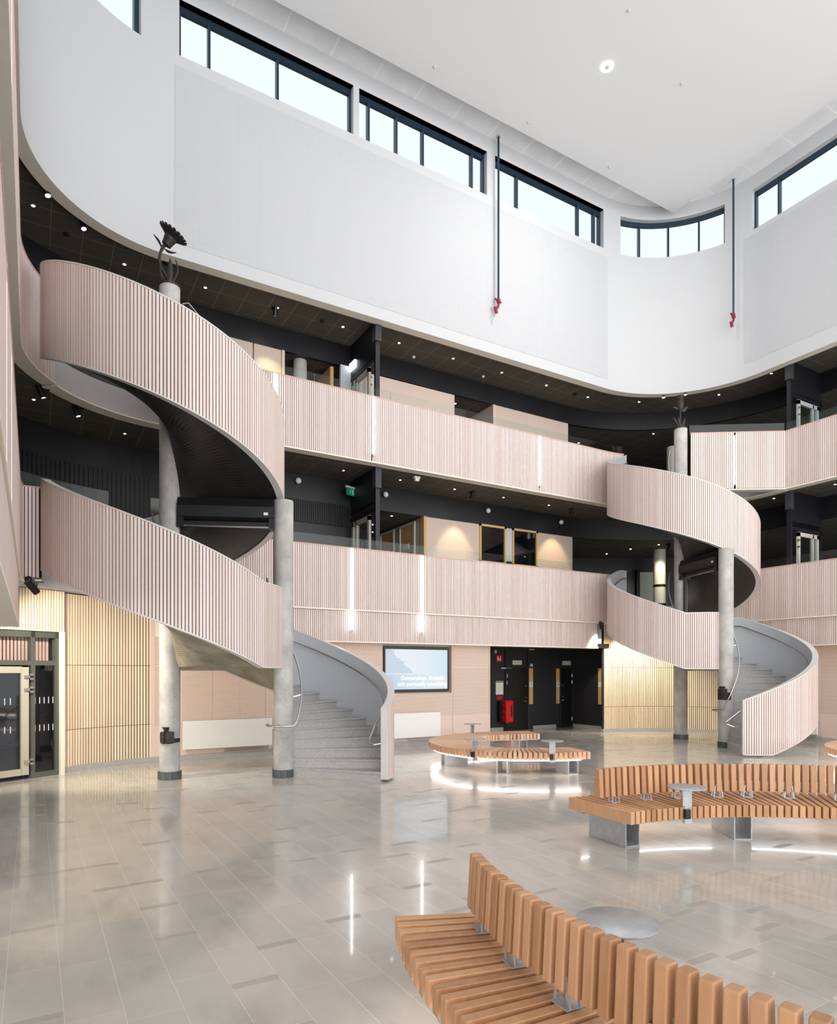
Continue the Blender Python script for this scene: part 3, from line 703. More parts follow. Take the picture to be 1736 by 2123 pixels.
    # handrails
    def helix(c, r, a0, a1, z, n=60): return [(c[0]+r*cos(R(a0+(a1-a0)*i/n)), c[1]+r*sin(R(a0+(a1-a0)*i/n)), z(a0+(a1-a0)*i/n)) for i in range(n+1)]
    m = MB(); p = helix(C2, RO-.21, -26, 172, lambda a: top_g(a)-.26); a = R(-24); 
    e1 = Vector(p[0]); d = Vector((sin(R(-26)), -cos(R(-26)), 0)); rad = Vector((cos(R(-26)), sin(R(-26)), 0))
    loop = [e1+rad*.12+Vector((0, 0, -.34)), e1+d*.10+Vector((0, 0, -.36)), e1+d*.26+Vector((0, 0, -.30)), e1+d*.28+Vector((0, 0, -.24))]
    m.tube([tuple(q) for q in loop]+p, .017); m.build('handrail', 'steel', t, True)
    m = MB(); m.tube(helix(C2, .33, -200, -60, lambda a: .98, 16)+helix(C2, .33, -45, 172, lambda a: 1.0+.0128*(a+45)), .017); m.build('handrail', 'steel', t, True)
    for aa in (-150, 0, 90):
        z = .98 if aa < -60 else 1.0+.0128*(aa+45)
        m = MB(); m.bar((C2[0]+.17*cos(R(aa)), C2[1]+.17*sin(R(aa)), z-.06), (C2[0]+.33*cos(R(aa)), C2[1]+.33*sin(R(aa)), z-.02), .02, .02); m.build('rail_bracket', 'steel', t)
    for tp, a0, a1 in ((top_l, -4, -155), (top_u, 130, -155)):
        m = MB(); m.tube(helix((0, 0), RO-.21, a0, a1, lambda a: tp(a)-.26), .017); m.build('handrail', 'steel', t, True)
        m = MB(); m.tube(helix((0, 0), .33, a0, a1, lambda a: tp(a)-.26), .017); m.build('handrail', 'steel', t, True)
    return t
rL = atan2(LP2[1]-LP1[1], LP2[0]-LP1[0]); rR = atan2(RP2[1]-RP1[1], RP2[0]-RP1[0])
stair('near spiral staircase on the left with slatted outer skin and black underside', LP1, rL, 'soffit_black', 'soffit_conc')
stair('far spiral staircase in the right corner with slatted outer skin', RP1, rR, 'soffit_black', 'soffit_conc')
def shutter(label, P1, rot):
    t = thing('shutter_box', label, 'roller shutter', (*P1, 4.72), rot)
    m = MB(); Q = [(-.17, .16), (-.17, .36), (-.10, .52), (.15, .52), (.15, .10), (-.06, .10)]
    for a, b in zip(Q, Q[1:]+Q[:1]): m.quad([(.17, a[0], a[1]), (1.92, a[0], a[1]), (1.92, b[0], b[1]), (.17, b[0], b[1])])
    m.quad([(.17, *q) for q in Q]); m.quad([(1.92, *q) for q in Q[::-1]]); m.build('housing', 'black', t)
    MB().box((1.05, -.02, .05), (.83, .05, .04)).build('bottom_bar', 'black', t); MB().box((1.05, -.03, .005), (.82, .045, .006)).build('metal_edge', 'steel', t)
    MB().box((.22, .0, .12), (.06, .15, .16)).build('end_bracket', 'black', t); MB().box((1.88, 0, .12), (.05, .15, .16)).build('end_bracket', 'black', t)
    MB().box((1.78, -.172, .23), (.04, .003, .025)).build('sticker', 'signwhite', t); MB().box((.24, .0, -.9), (.03, .04, .95)).build('guide_rail', 'black', t)
shutter('black roller shutter box between the near staircase columns', LP1, rL); shutter('black roller shutter box between the far staircase columns', RP1, rR)

# ------------------------------------------------------------------ flower sculptures on the column tops
def leaf(m, base, tip, w, bend, n=8, mat=0):
    base, tip = Vector(base), Vector(tip); d = tip-base; side = d.cross(Vector((.3, -1, 0.1))).normalized()
    up = side.cross(d).normalized(); pr = None
    for i in range(n+1):
        f = i/n; c = base+d*f+side*(bend*sin(pi*f)); ww = w*sin(pi*min(1, f*.92+.08))**.8*(1 if f < .98 else .05)
        row = [c-side*ww-up*.004, c+up*.008, c+side*ww-up*.004]
        if pr:
            for k in (0, 1): m.quad([pr[k], pr[k+1], row[k+1], row[k]], mat); m.quad([q-up*.012 for q in (pr[k], row[k], row[k+1], pr[k+1])], mat)
        pr = row
t = thing('flower_sculpture', 'dark metal sunflower sculpture with bent stem on the near staircase column', 'sculpture', (*LP1, 9.16), -R(30.46))
m = MB(); m.lathe([(.195, 0), (.20, .03), (.15, .05), (.06, .09)], n=30); m.build('base_plate', 'bronze', t, True)
m = MB(); m.tube([(-.02, 0, .05), (-.03, 0, .16), (-.10, 0, .28), (-.18, 0, .42), (-.195, 0, .56), (-.17, 0, .68), (-.12, 0, .78), (-.06, -.01, .83)], .03, 10, rads=[.03, .028, .026, .028, .026, .026, .034, .04]); m.build('stem', 'bronze', t, True)
m = MB(); tilt = Matrix.Rotation(R(32), 4, 'Y'); m.lathe([(.03, -.12), (.085, -.10), (.10, -.02), (.12, .06), (.20, .11), (.24, .13), (.22, .165), (.12, .15), (.0, .13)], (-.015, -.0, .89), 28, xf=tilt); m.build('flower_cup', 'bronze', t, True)
m = MB()
for ring, (rr, nn, ln, zz) in enumerate(((.20, 18, .075, .13), (.15, 14, .07, .17), (.09, 10, .05, .18))):
    for k in range(nn):
        a = 2*pi*(k+.5*ring)/nn; p = tilt @ Vector((rr*cos(a), rr*sin(a), zz)); q = tilt @ Vector(((rr+ln)*cos(a), (rr+ln)*sin(a), zz+.03-.02*ring)); o = Vector((-.015, 0, .89))
        m.bar(p+o, q+o, .05, .018, tuple(tilt @ Vector((0, 0, 1))))
bevel(m.build('petals', 'bronze', t), .008)
m = MB(); leaf(m, (0, 0, .05), (.02, -.02, .56), .05, 0.0); m.build('leaf', 'bronze', t, True)
m = MB(); m.tube([(.02, 0, .05), (.10, 0, .18), (.15, 0, .32), (.14, 0, .45), (.10, .0, .54)], .012, 8, rads=[.02, .022, .018, .012, .006]); m.build('leaf', 'bronze', t, True)
m = MB(); leaf(m, (-.04, -.03, .05), (-.17, -.03, .42), .03, -.04); m.build('leaf', 'bronze', t, True)
m = MB(); leaf(m, (-.15, 0, .76), (-.31, 0, 1.02), .02, .02); m.build('leaf', 'bronze', t, True)
m = MB(); leaf(m, (-.10, 0, .74), (.12, 0, .67), .022, .03); m.build('leaf', 'bronze', t, True)
t = thing('flower_sculpture', 'dark metal flower bud sculpture on the far staircase column', 'sculpture', (*RP1, 9.16), -R(30.46))
m = MB(); m.lathe([(.195, 0), (.20, .03), (.15, .05), (.05, .08)], n=30); m.build('base_plate', 'bronze', t, True)
m = MB(); m.tube([(0, 0, .04), (-.01, 0, .25), (-.01, 0, .45), (.0, 0, .60)], .026, 10); m.build('stem', 'bronze', t, True)
m = MB(); m.lathe([(.03, .56), (.08, .62), (.10, .72), (.09, .82), (.07, .86)], n=20); m.build('bud', 'bronze', t, True)
m = MB()
for k in range(14): a = 2*pi*k/14; m.bar((.07*cos(a), .07*sin(a), .80), (.10*cos(a), .10*sin(a), 1.0), .028, .012, (cos(a), sin(a), 0))
m.build('petals', 'bronze', t)
for b, e in (((0, 0, .58), (-.24, 0, .68)), ((0, 0, .58), (.24, 0, .70)), ((0, 0, .58), (.22, .05, .62)), ((-.02, 0, .04), (-.22, 0, .38)), ((0, -.03, .04), (-.1, -.06, .36)), ((.02, -.02, .04), (.12, -.02, .34)), ((.02, .03, .04), (.17, .04, .32))):
    m = MB(); leaf(m, b, e, .034, .02); m.build('leaf', 'bronze', t, True)
# bronze reliefs wrapped on columns
def relief(label, P, z, a_c, shape, bumps):
    t = thing('bronze_relief', label, 'relief', (*P, z), 0); m = MB(); r = .186
    for (a0, a1, z0, z1, th) in shape:
        n = 6
        for i in range(n):
            p, q = a_c+a0+(a1-a0)*i/n, a_c+a0+(a1-a0)*(i+1)/n; t0 = th*(1+.35*sin(i*2.3+z0*20))
            m.hexa([(r*cos(R(p)), r*sin(R(p)), z0), ((r+t0)*cos(R(p)), (r+t0)*sin(R(p)), z0+.01), ((r+t0)*cos(R(q)), (r+t0)*sin(R(q)), z0+.01), (r*cos(R(q)), r*sin(R(q)), z0), (r*cos(R(p)), r*sin(R(p)), z1), ((r+t0)*cos(R(p)), (r+t0)*sin(R(p)), z1-.01), ((r+t0)*cos(R(q)), (r+t0)*sin(R(q)), z1-.01), (r*cos(R(q)), r*sin(R(q)), z1)])
    bevel(m.build('plate', 'bronze', t), .015); m = MB()
    for a0, z0, a1, z1 in bumps:
        k = r+.035; m.tube([(k*cos(R(a_c+a0)), k*sin(R(a_c+a0)), z0), ((k+.012)*cos(R(a_c+(a0+a1)/2)), (k+.012)*sin(R(a_c+(a0+a1)/2)), (z0+z1)/2+.01), (k*cos(R(a_c+a1)), k*sin(R(a_c+a1)), z1)], .007, 6)
    m.build('ridge', 'bronze', t)
aL = degrees(atan2(-LP1[1], -LP1[0])); aR = degrees(atan2(-RP2[1], -RP2[0]))
relief('small dark bronze relief on the near central column at hip height', LP1, .68, aL, [(-50, 22, 0, .21, .035), (-12, 62, 0, .08, .03), (-32, -6, .21, .25, .03), (-36, -4, .25, .275, .03), (-44, -2, .275, .295, .03), (-46, 16, -.012, 0, .03)], [(-20, .02, 10, .14), (-42, .03, -22, .13), (8, .06, 40, .05)])
relief('black bronze relief on the far outer column beside the handrail', RP2, 1.25, aR, [(-75, 10, 0, .30, .03), (10, 38, 0, .2, .025), (-60, -5, .30, .36, .025)], [(-40, .05, 0, .2)])

# ------------------------------------------------------------------ benches
def bench(label, path, w, led_side, legs, tables, back=None, group='curved slatted benches', led=True, n=None, pitch=.088, sw=.06, wood='bench'):
    """path(f)->(x,y,nx,ny): inner edge point and outward unit normal; f in metres along inner edge"""
    L, fn = path; x, y, _, _ = fn(L/2); t = thing('curved_bench', label, 'bench', (x, y, 0), 0, group); O = -t.location
    m = MB(); cnt = int(L/pitch)
    for i in range(cnt+1):
        f = i*pitch; x, y, nx, ny = fn(f); a = atan2(ny, nx)
        m.box((x+nx*w/2, y+ny*w/2, .38), (w/2, sw/2, .07), a)
    o = m.build('seat', wood, t); o.location = O; bevel(o, .004, 1)
    m = MB(); pts = [fn(L*i/60) for i in range(61)]
    for off in (.18, w-.18):
        for p, q in zip(pts, pts[1:]): m.bar((p[0]+p[2]*off, p[1]+p[3]*off, .295), (q[0]+q[2]*off, q[1]+q[3]*off, .295), .07, .025)
    o = m.build('frame', 'galv', t); o.location = O
    if led:
        for off in led_side:
            m = MB()
            for p, q in zip(pts[1:-1], pts[2:-1]): m.bar((p[0]+p[2]*off, p[1]+p[3]*off, .292), (q[0]+q[2]*off, q[1]+q[3]*off, .292), .022, .018)
            o = m.build('light_strip', 'led', t); o.location = O
    for f in legs:
        x, y, nx, ny = fn(f); a = atan2(ny, nx); m = MB(); hw = w*.31; c = (x+nx*w/2, y+ny*w/2)
        th = .006; tw = .10; tx, ty = -ny, nx
        m.box((c[0]+tx*tw, c[1]+ty*tw, .142), (hw, th, .14), a); m.box((c[0]-tx*tw, c[1]-ty*tw, .142), (hw, th, .14), a)
        m.box((c[0], c[1], .008), (hw, tw, .006), a); m.box((c[0], c[1], .276), (hw, tw, .006), a); o = m.build('leg', 'galv', t); o.location = O
    for f, off in tables:
        x, y, nx, ny = fn(f); cx, cy = x+nx*off, y+ny*off; a = atan2(ny, nx)
        e = bpy.data.objects.new('side_table', None); COL.objects.link(e); e.parent = t; e.location = O
        m = MB(); m.lathe([(.212, 0), (.218, .006), (.218, .012), (.212, .016)], (cx, cy, .665), 48); m.build('table_top', 'galv', e, True)
        m = MB(); m.box((cx, cy, .47), (.006, .06, .2), a); m.box((cx+.04*nx, cy+.04*ny, .47), (.035, .006, .2), a); m.box((cx, cy, .36), (.02, .045, .1), a); m.build('post', 'galv', e)
        ss = -1 if off < w/2 else 1
        m = MB(); m.box((cx+nx*ss*.04+(-ny)*.03, cy+ny*ss*.04+nx*.03, .375), (.028, .035, .055), a); o = m.build('power_socket', 'plastic', e); bevel(o, .008)
    if back:
        off, f0, f1, sup = back; m = MB(); i = 0
        for i in range(cnt+1):
            f = i*pitch
            if f < f0 or f > f1: continue
            x, y, nx, ny = fn(f); tx, ty = -ny, nx; P = []
            for z, i0, i1 in ((.525, -.055, .055), (.86, -.036, .036)):
                for q in ((i0, -.031), (i1, -.031), (i1, .031), (i0, .031)): P.append((x+nx*(off+q[0])+tx*q[1], y+ny*(off+q[0])+ty*q[1], z))
            m.hexa(P)
        o = m.build('backrest', 'bench', t); o.location = O; bevel(o, .008, 3)
        m = MB(); fs = [f0+(f1-f0)*i/30 for i in range(31)]; pp = [fn(f) for f in fs]
        for p, q in zip(pp, pp[1:]): m.bar((p[0]+p[2]*off, p[1]+p[3]*off, .60), (q[0]+q[2]*off, q[1]+q[3]*off, .60), .01, .10, (0, 0, 1))
        o = m.build('back_rail', 'galv', t); o.location = O
        for f in sup:
            x, y, nx, ny = fn(f); tx, ty = -ny, nx; m = MB(); c = (x+nx*off, y+ny*off)
            for s_ in (-1, 1):
                for k in (-1, 1): m.bar((c[0]+tx*.055*s_+nx*.03*k, c[1]+ty*.055*s_+ny*.03*k, .455), (c[0]+tx*.032*s_+nx*.03*k, c[1]+ty*.032*s_+ny*.03*k, .60), .016, .005, (nx, ny, 0))
            m.box((c[0], c[1], .454), (.05, .06, .004), atan2(ny, nx)); o = m.build('bracket', 'galv', t); o.location = O
    return t
def arc(cx, cy, r, a0, a1):
    L = abs(R(a1-a0))*r; sg = 1 if a1 > a0 else -1
    def fn(f): a = R(a0)+sg*f/r; return (cx+r*cos(a), cy+r*sin(a), cos(a), sin(a))
    return L, fn
CB = (5.62, 2.05)
bench('long curved wooden bench with backrest on the right, middle distance', arc(*CB, 2.98, 88.5, 12), 1.0, (.90, ), [.18, 1.55, 2.95], [(.78, .02)], (.52, -.01, 3.9, [.20, .60, .97, 1.41, 1.72, 2.13, 2.6, 3.1, 3.5]), pitch=.0785)
bench('nearest curved wooden bench with backrest at the bottom of the view', arc(*CB, 2.98, 156.5, 214), 1.0, (.90, ), [.25, 1.4, 2.6], [(.81, .0)], (.50, .04, 2.9, [.22, .62, 1.02, 1.42, 1.85, 2.3]), pitch=.0785)
def spline(P, flip=1):
    V = [Vector(p) for p in P]; out = []
    for i in range(len(V)-1):
        p0, p1, p2, p3 = V[max(i-1, 0)], V[i], V[i+1], V[min(i+2, len(V)-1)]
        for k in range(24):
            u = k/24; out.append(.5*((2*p1)+(p2-p0)*u+(2*p0-5*p1+4*p2-p3)*u*u+(3*p1-p0-3*p2+p3)*u**3))
    out.append(V[-1]); cum = [0]
    for a, b in zip(out, out[1:]): cum.append(cum[-1]+(b-a).length)
    def fn(f):
        f = min(max(f, 0), cum[-1]-1e-4); i = max(k for k in range(len(cum)) if cum[k] <= f); i = min(i, len(out)-2)
        u = (f-cum[i])/(cum[i+1]-cum[i]); p = out[i].lerp(out[i+1], u); d = (out[min(i+2, len(out)-1)]-out[max(i-1, 0)]).normalized(); return (p[0], p[1], -d[1]*flip, d[0]*flip)
    return cum[-1], fn
OUT1 = [(9.25, 9.24), (8.80, 9.36), (8.30, 9.60), (7.78, 9.99), (7.45, 10.5), (7.32, 11.1), (7.34, 11.7), (7.62, 12.5), (8.15, 13.15), (9.0, 13.6), (9.9, 13.66), (10.6, 13.52), (11.15, 13.35)]
L1, f1 = spline(OUT1, 1)
W1 = .84
def inner(f): x, y, nx, ny = f1(f); return (x-nx*0, y-ny*0, nx, ny)
def b1fn(f):
    x, y, nx, ny = f1(f); return (x, y, -nx*1., -ny*1.)
# outer edge is the running edge; the seat extends inwards
cxm = (9.4, 11.3)
def b1in(f):
    x, y, nx, ny = f1(f); s = 1 if (cxm[0]-x)*nx+(cxm[1]-y)*ny > 0 else -1
    return (x, y, nx*s, ny*s)
bench('far horseshoe bench without backrest, lit from below, near the alcove doors', (L1, b1in), W1, (.07, ), [.25, 1.75, 3.6, 5.4, L1-.4], [(.75, .04), (2.3, .04), (L1-1.6, .05)], pitch=.098, sw=.066, wood='bench_pale')
bench('curved wooden bench cut off by the right edge of the view', arc(15.66, 5.5, 1.72, 60, 265), .72, (.66, ), [.6, 2.6, 4.4], [], pitch=.075, wood='bench_pale')

# ------------------------------------------------------------------ gallery rooms seen over the balconies
def wp(mb, s0, s1, z0, z1, d=1.96, th=.08, mats=(0, 0, 0, 0)): return strip(mb, s0, s1, z0, z1, d, d+th, mats)
struct(wp(MB(), 0, 21.3, 7.93, 10.6).build('wall_top_left', 'black'))
struct(wp(MB(), 21.3, 22.03, 7.93, 10.6).build('wall_top_panel', 'perf_wood')); struct(wp(MB(), 22.06, 22.80, 7.93, 10.6).build('wall_top_panel_2', 'perf_wood'))
struct(wp(MB(), 22.81, 22.89, 7.93, 10.6, 1.93, .14).build('trim_5', 'ply_pale'))
struct(wp(MB(), 24.5, 24.84, 7.93, 10.6, 1.9, .1).build('wall_top_light', 'white'))
m = MB(); x = pt(24.3, 0)[0]; m.box((x, 18.6, 9.2), (.05, 1.5, 1.35)); struct(m.build('wall_top_partition', 'pine'))
struct(wp(MB(), 25.1, 28.36, 7.93, 10.58).build('wall_top_pale', 'ply_pale'))
m = wp(MB(), 29.93, 33.0, 7.93, 10.6, 1.96, .08); o = struct(m.build('wall_top_box', 'perf_wood'))
m = MB(); x = pt(29.9, 0)[0]; m.box((x, 18.7, 9.25), (.05, 1.7, 1.35)); o = struct(m.build('wall_top_box_side', 'ply_pale'))
m = MB(); x = pt(23.45, 0)[0]; m.lathe([(.19, 7.93), (.19, 10.6)], (x, 17.35, 0), 30)
o = m.build('round_column', 'concrete', smooth=True); tag(o, 'short pale round column seen through the opening of the top floor', 'column')
# middle floor
struct(wp(MB(), 0, 24.93, 3.97, 6.68).build('wall_mid_left', 'black'))
m = MB(); 
for i in range(66): x, y = pt(21.4+i*.054, 1.93); m.box((x, y, 6.37), (.016, .02, .30))
struct(m.build('trim_6', 'slatblack'))
m = MB()
for i in range(60): x, y = pt(16.0+i*.06, 1.95); m.box((x, y, 5.32), (.018, .012, 1.34), tang(16.0+i*.06))
struct(m.build('trim_7', 'black'))
struct(wp(MB(), 27.30, 29.30, 3.97, 6.68).build('wall_mid_box', 'perf_wood')); struct(wp(MB(), 31.70, 33.12, 3.97, 6.68).build('wall_mid_box_2', 'perf_wood')); struct(wp(MB(), 30.36, 30.62, 5.6, 6.68).build('wall_mid_box_3', 'white'))
struct(wp(MB(), 30.36, 30.62, 3.97, 5.6).build('wall_mid_box_4', 'black'))
m = MB(); x = pt(27.27, 0)[0]; m.box((x, 17.05, 5.3), (.05, .1, 1.38)); o = struct(m.build('trim_8', 'pine'))
m = MB(); m.box((x+.02, 19.6, 5.3), (.04, 2.5, 1.38)); struct(m.build('wall_mid_side', 'doorleaf'))
for k, yy in enumerate((17.95, 19.3, 20.7)):
    t = thing('door_%d' % (4+k), '', '', (x-.04, yy, 3.96)); del t['label']; del t['category']; struct(t)
    MB().box((0, 0, 1.3), (.02, .42, 1.28)).build('door_leaf', 'pine', t); m = MB(); m.box((-.03, -.46, 1.33), (.02, .035, 1.33)); m.box((-.03, .46, 1.33), (.02, .035, 1.33)); m.box((-.03, 0, 2.63), (.02, .46, .035)); m.build('door_frame', 'ply', t)
    MB().box((-.04, .05, 1.95), (.01, .17, .08)).build('name_plate', 'signwhite', t); MB().box((-.05, -.3, 1.72), (.02, .12, .03)).build('door_closer', 'steel', t)
def gwin(n, s0, s1, z0, z1, zm, lowmat):
    m = MB(); d = 1.92
    for a, b, c, e in ((s0, s0+.07, z0, z1), (s1-.07, s1, z0, z1), (s0, s1, z1-.07, z1), (s0, s1, zm-.035, zm+.035)): strip(m, a, b, c, e, d, d+.14)
    w = struct(m.build('window_%d' % n, 'pine')); strip(MB(), s0+.07, s1-.07, zm+.035, z1-.07, d+.05, d+.06).build('glass_pane', 'darkglass', w); strip(MB(), s0+.07, s1-.07, z0, zm-.035, d+.05, d+.06).build('lower_pane', lowmat, w)
gwin(10, 29.30, 30.36, 3.97, 6.70, 5.50, 'ply'); gwin(11, 30.62, 31.70, 3.97, 6.70, 5.50, 'darkglass')
for k, (a, b, c, e) in enumerate(((17.62, 19.0, 5.35, 6.2), (19.55, 20.3, 5.2, 6.2))):
    struct(strip(MB(), a, b, c, e, 1.92, 1.93).build('window_%d' % (12+k), M_('dim lit glass %d' % k, (62, 66, 58), .1)))
# glazed partitions across the galleries with black posts
def partition(label, P, rz, z0, zc, leafm):
    t = thing('glazed_partition', label, 'partition', (P[0], P[1], z0), rz); H = zc-z0; Lg = 1.66
    MB().box((.03, 0, H-.28+.0), (.085, .085, .28)).build('post_head', M_('post grey', (52, 54, 64)), t); MB().box((.04, 0, (H-.56)/2), (.05, .06, (H-.56)/2)).build('post', 'black', t)
    MB().box((Lg/2+.06, 0, H-.45), (Lg/2-.04, .03, .45)).build('top_panel', 'black', t)
    m = MB(); m.box((Lg/2+.06, 0, 2.28), (Lg/2-.04, .04, .05)); m.box((Lg, 0, 1.2), (.04, .04, 1.2)); m.build('frame', 'black', t)
    MB().box((Lg/2+.06, 0, 2.50), (Lg/2-.1, .006, .17)).build('glass_pane', 'darkglass', t)
    m = MB(); x0, x1 = .45, 1.55
    for cx, cz, hx, hz in ((x0+.05, 1.11, .05, 1.1), (x1-.05, 1.11, .05, 1.1), (x1-.30, 1.11, .03, 1.1), ((x0+x1)/2, 2.14, (x1-x0)/2, .06), ((x0+x1)/2, .1, (x1-x0)/2, .09)): m.box((cx, 0, cz), (hx, .035, hz))
    m.build('door_leaf', leafm, t); MB().box(((x0+x1)/2, 0, 1.1), ((x1-x0)/2-.08, .005, 1.)).build('glass_pane', 'glass', t)
    m = MB()
    for i in range(5): m.box((x0+.15+i*.1, -.012, 1.15), (.006, .002, .1))
    m.build('glass_marking', 'signwhite', t)
    for z in (1.95, 1.75): MB().box((x0-.02, -.05, z), (.04, .02, .02)).build('hinge', 'steel', t)
partition('black post and glazed partition with door on the top back balcony', (7.78, 15.34), pi/2, 7.93, 11.19, 'doorleaf')
partition('black post and glazed partition with door on the middle back balcony', (7.78, 15.34), pi/2, 3.97, 7.35, 'doorleaf')
partition('black post and glazed partition with door on the top right balcony', (19.30, 11.19), 0, 7.93, 11.19, 'greypaint')
partition('black post and glazed partition with door on the middle right balcony', (19.30, 11.19), 0, 3.97, 7.35, 'plaque')
t = thing('exit_sign', 'glowing white exit sign beside the black post of the top balcony', 'exit sign', (7.72, 16.75, 10.55), pi/2)
MB().box((0, .0, 0), (.18, .03, .10)).build('housing', 'exit_on', t)
t = thing('exit_sign', 'green exit sign hanging beside the black post of the middle balcony', 'exit sign', (7.60, 16.65, 7.0), R(20))
MB().box((0, 0, .10), (.17, .03, .025)).build('housing', 'signwhite', t); MB().box((0, 0, -.02), (.15, .008, .10)).build('sign_panel', 'exit_green', t)
m = MB(); m.lathe([(.014, 0), (.014, .003)], (.01, -.012, .03), 10, xf=Matrix.Rotation(pi/2, 4, 'X')); m.bar((.01, -.011, .02), (-.01, -.011, -.03), .02, .003, (0, 1, 0)); m.bar((-.01, -.011, -.03), (.02, -.011, -.07), .012, .003, (0, 1, 0)); m.bar((-.01, -.011, -.03), (-.05, -.011, -.05), .012, .003, (0, 1, 0)); m.box((.09, -.011, -.02), (.025, .002, .07)); m.build('running_figure', 'signwhite', t)
# right part of the middle floor: round column with black bands, pale door
t = thing('round_column', 'pale round column with two black bands on the middle floor behind the far staircase', 'column', (20.91, 17.16, 3.97))
m = MB(); m.lathe([(.225, 0), (.225, 2.73)], n=30); m.build('shaft', 'plaque', t, True)
for z in (.55, 1.28): m = MB(); m.lathe([(.228, z), (.232, z+.01), (.232, z+.09), (.228, z+.1)], n=30); m.build('black_band', 'plastic', t, True)
m = MB(); m.lathe([(.2, 7.93), (.2, 10.2)], (20.2, 16.0, 0), 30); o = m.build('round_column', 'plaque', smooth=True); tag(o, 'beige round column behind the top of the far staircase', 'column')
t = thing('door_7', '', '', (21.9, 18.35, 3.97), R(-32)); del t['label']; del t['category']; struct(t)
MB().box((0, .03, 1.05), (.5, .02, 1.05)).build('door_leaf', M_('pale green door', (196, 206, 184), .4), t); m = MB(); m.box((-.56, 0, 1.1), (.06, .05, 1.1)); m.box((.56, 0, 1.1), (.06, .05, 1.1)); m.box((0, 0, 2.16), (.62, .05, .06)); m.build('door_frame', 'plastic', t)
m = MB(); m.bar((.36, -.03, .95), (.48, -.03, .95), .02, .02); m.build('door_handle', 'steel', t)
m = MB(); m.box((0, .3, 1.4), (3.2, .1, 1.4)); m.build('dark_wall', 'black', t)

# ------------------------------------------------------------------ lamps
def dl(x, y, z, label, group, r=.029, spot=0):
    m = MB(); m.lathe([(r*1.6, 0), (r*1.6, -.008), (r*1.1, -.008)], n=20); m.lathe([(r, -.004), (r*.98, -.010)], n=16, mat=1)
    o = m.build('recessed_downlight', ['cap', 'lens']); o.location = (x, y, z); tag(o, label, 'downlight', group)
D3 = [(.01, 15.03), (1.79, 16.15), (3.57, 16.15), (5.34, 16.12), (7.14, 16.12), (8.85, 16.12), (10.66, 16.11), (12.45, 16.11), (14.24, 16.1), (16.05, 16.09), (17.84, 15.49), (19.67, 13.74), (19.66, 11.94)]
for i, (x, y) in enumerate(D3): dl(x, y, 11.2, 'recessed downlight in the top gallery ceiling, %s from the left' % ORD[i], 'top gallery downlights')
D2 = [(.02, 14.99), (1.79, 16.1), (7.15, 16.1), (8.87, 16.09), (10.7, 16.1), (12.5, 16.09), (14.34, 16.1), (19.79, 11.94), (19.81, 10.15)]
for i, (x, y) in enumerate(D2): dl(x, y, 7.36, 'recessed downlight in the middle gallery ceiling, %s from the left' % ORD[i], 'middle gallery downlights', .024)
DI = [(11.72, 17.6, 10.62, 'top'), (17.75, 18.27, 10.62, 'top'), (19.41, 16.2, 10.62, 'top'), (9.35, 17.5, 6.7, 'middle'), (19.77, 18.79, 6.7, 'middle'), (19.79, 17.59, 6.7, 'middle'), (20.0, 16.45, 6.7, 'middle'), (22.12, 19.68, 6.7, 'middle')]
for i, (x, y, z, w) in enumerate(DI): dl(x, y, z, 'small downlight in the %s floor back room ceiling, %s of those from the left' % (w, ORD[i if w == 'top' else i-3]), 'back room downlights', .03)
def det(x, y, z, label, name='smoke_detector', mat='plastic', r=.06):
    m = MB(); m.lathe([(r, 0), (r, -.02), (r*.6, -.05), (0.001, -.055)], n=20); o = m.build(name, mat, smooth=True); o.location = (x, y, z); tag(o, label, 'detector')
det(.61, 15.64, 11.2, 'round black speaker in the top gallery ceiling far left'); det(2.6, 15.6, 11.2, 'round black detector in the top ceiling behind the sunflower', r=.08)
det(6.55, 16.13, 11.2, 'round dark detector in the top ceiling left of the exit sign'); det(15.49, 16.11, 11.2, 'round black detector in the top ceiling near the right corner')
det(9.6, 16.6, 11.2, 'white detector in the top ceiling right of the black post', mat='signwhite', r=.05); det(12.1, 16.6, 11.2, 'white dome in the top ceiling middle', mat='signwhite', r=.05)
for i, (sx, z) in enumerate(((23.25, 7.15), (25.91, 7.14), (29.6, 7.13), (32.7, 7.12))):
    x, y = pt(sx, 1.93); m = MB(); m.lathe([(.035, 0), (.075, .02), (.08, .07), (.05, .11), (.001, .125)], n=20, xf=Matrix.Rotation(pi/2, 4, 'X'))
    o = m.build('motion_sensor', 'signwhite', smooth=True); o.location = (x, y, z); tag(o, 'white round sensor on the black beam of the middle gallery, %s from the left' % ORD[i], 'sensor', 'white beam sensors')
def lamp_spot(x, y, z, rot, label, cone=60, W=120, col=(1, .86, .62), arm=None, size=.1):
    t = thing('spotlight', label, 'spotlight', (x, y, z)); e = bpy.data.objects.new('lamp_head', None)
    q = Vector(rot).normalized().to_track_quat('-Z', 'Y'); mt = q.to_matrix().to_4x4()
    m = MB(); m.lathe([(.045, .24), (.055, .23), (.055, .0), (.048, .0), (.045, .02)], (0, 0, -.17), 24, xf=mt); o = m.build('lamp_head', 'plastic', t, True)
    m = MB(); off = mt @ Vector((0, 0, .0)); m.lathe([(.044, .015), (.0005, .012)], (0, 0, -.17), 20, xf=mt); m.build('lens', 'lens', t)
    m = MB(); m.tube([(0, 0, .0), (0, 0, -.10)], .012); m.box((0, 0, .0), (.10, .02, .015)); m.build('mount', 'plastic', t)
    l = bpy.data.lights.new('spot', 'SPOT'); l.energy = W; l.color = col; l.spot_size = R(cone); l.spot_blend = .6; l.shadow_soft_size = size*.5
    lo = bpy.data.objects.new('spot_beam', l); COL.objects.link(lo); lo.parent = t; lo.rotation_euler = q.to_euler(); lo.location = Vector((0, 0, -.17)) + Vector(rot).normalized()*.03
    return t
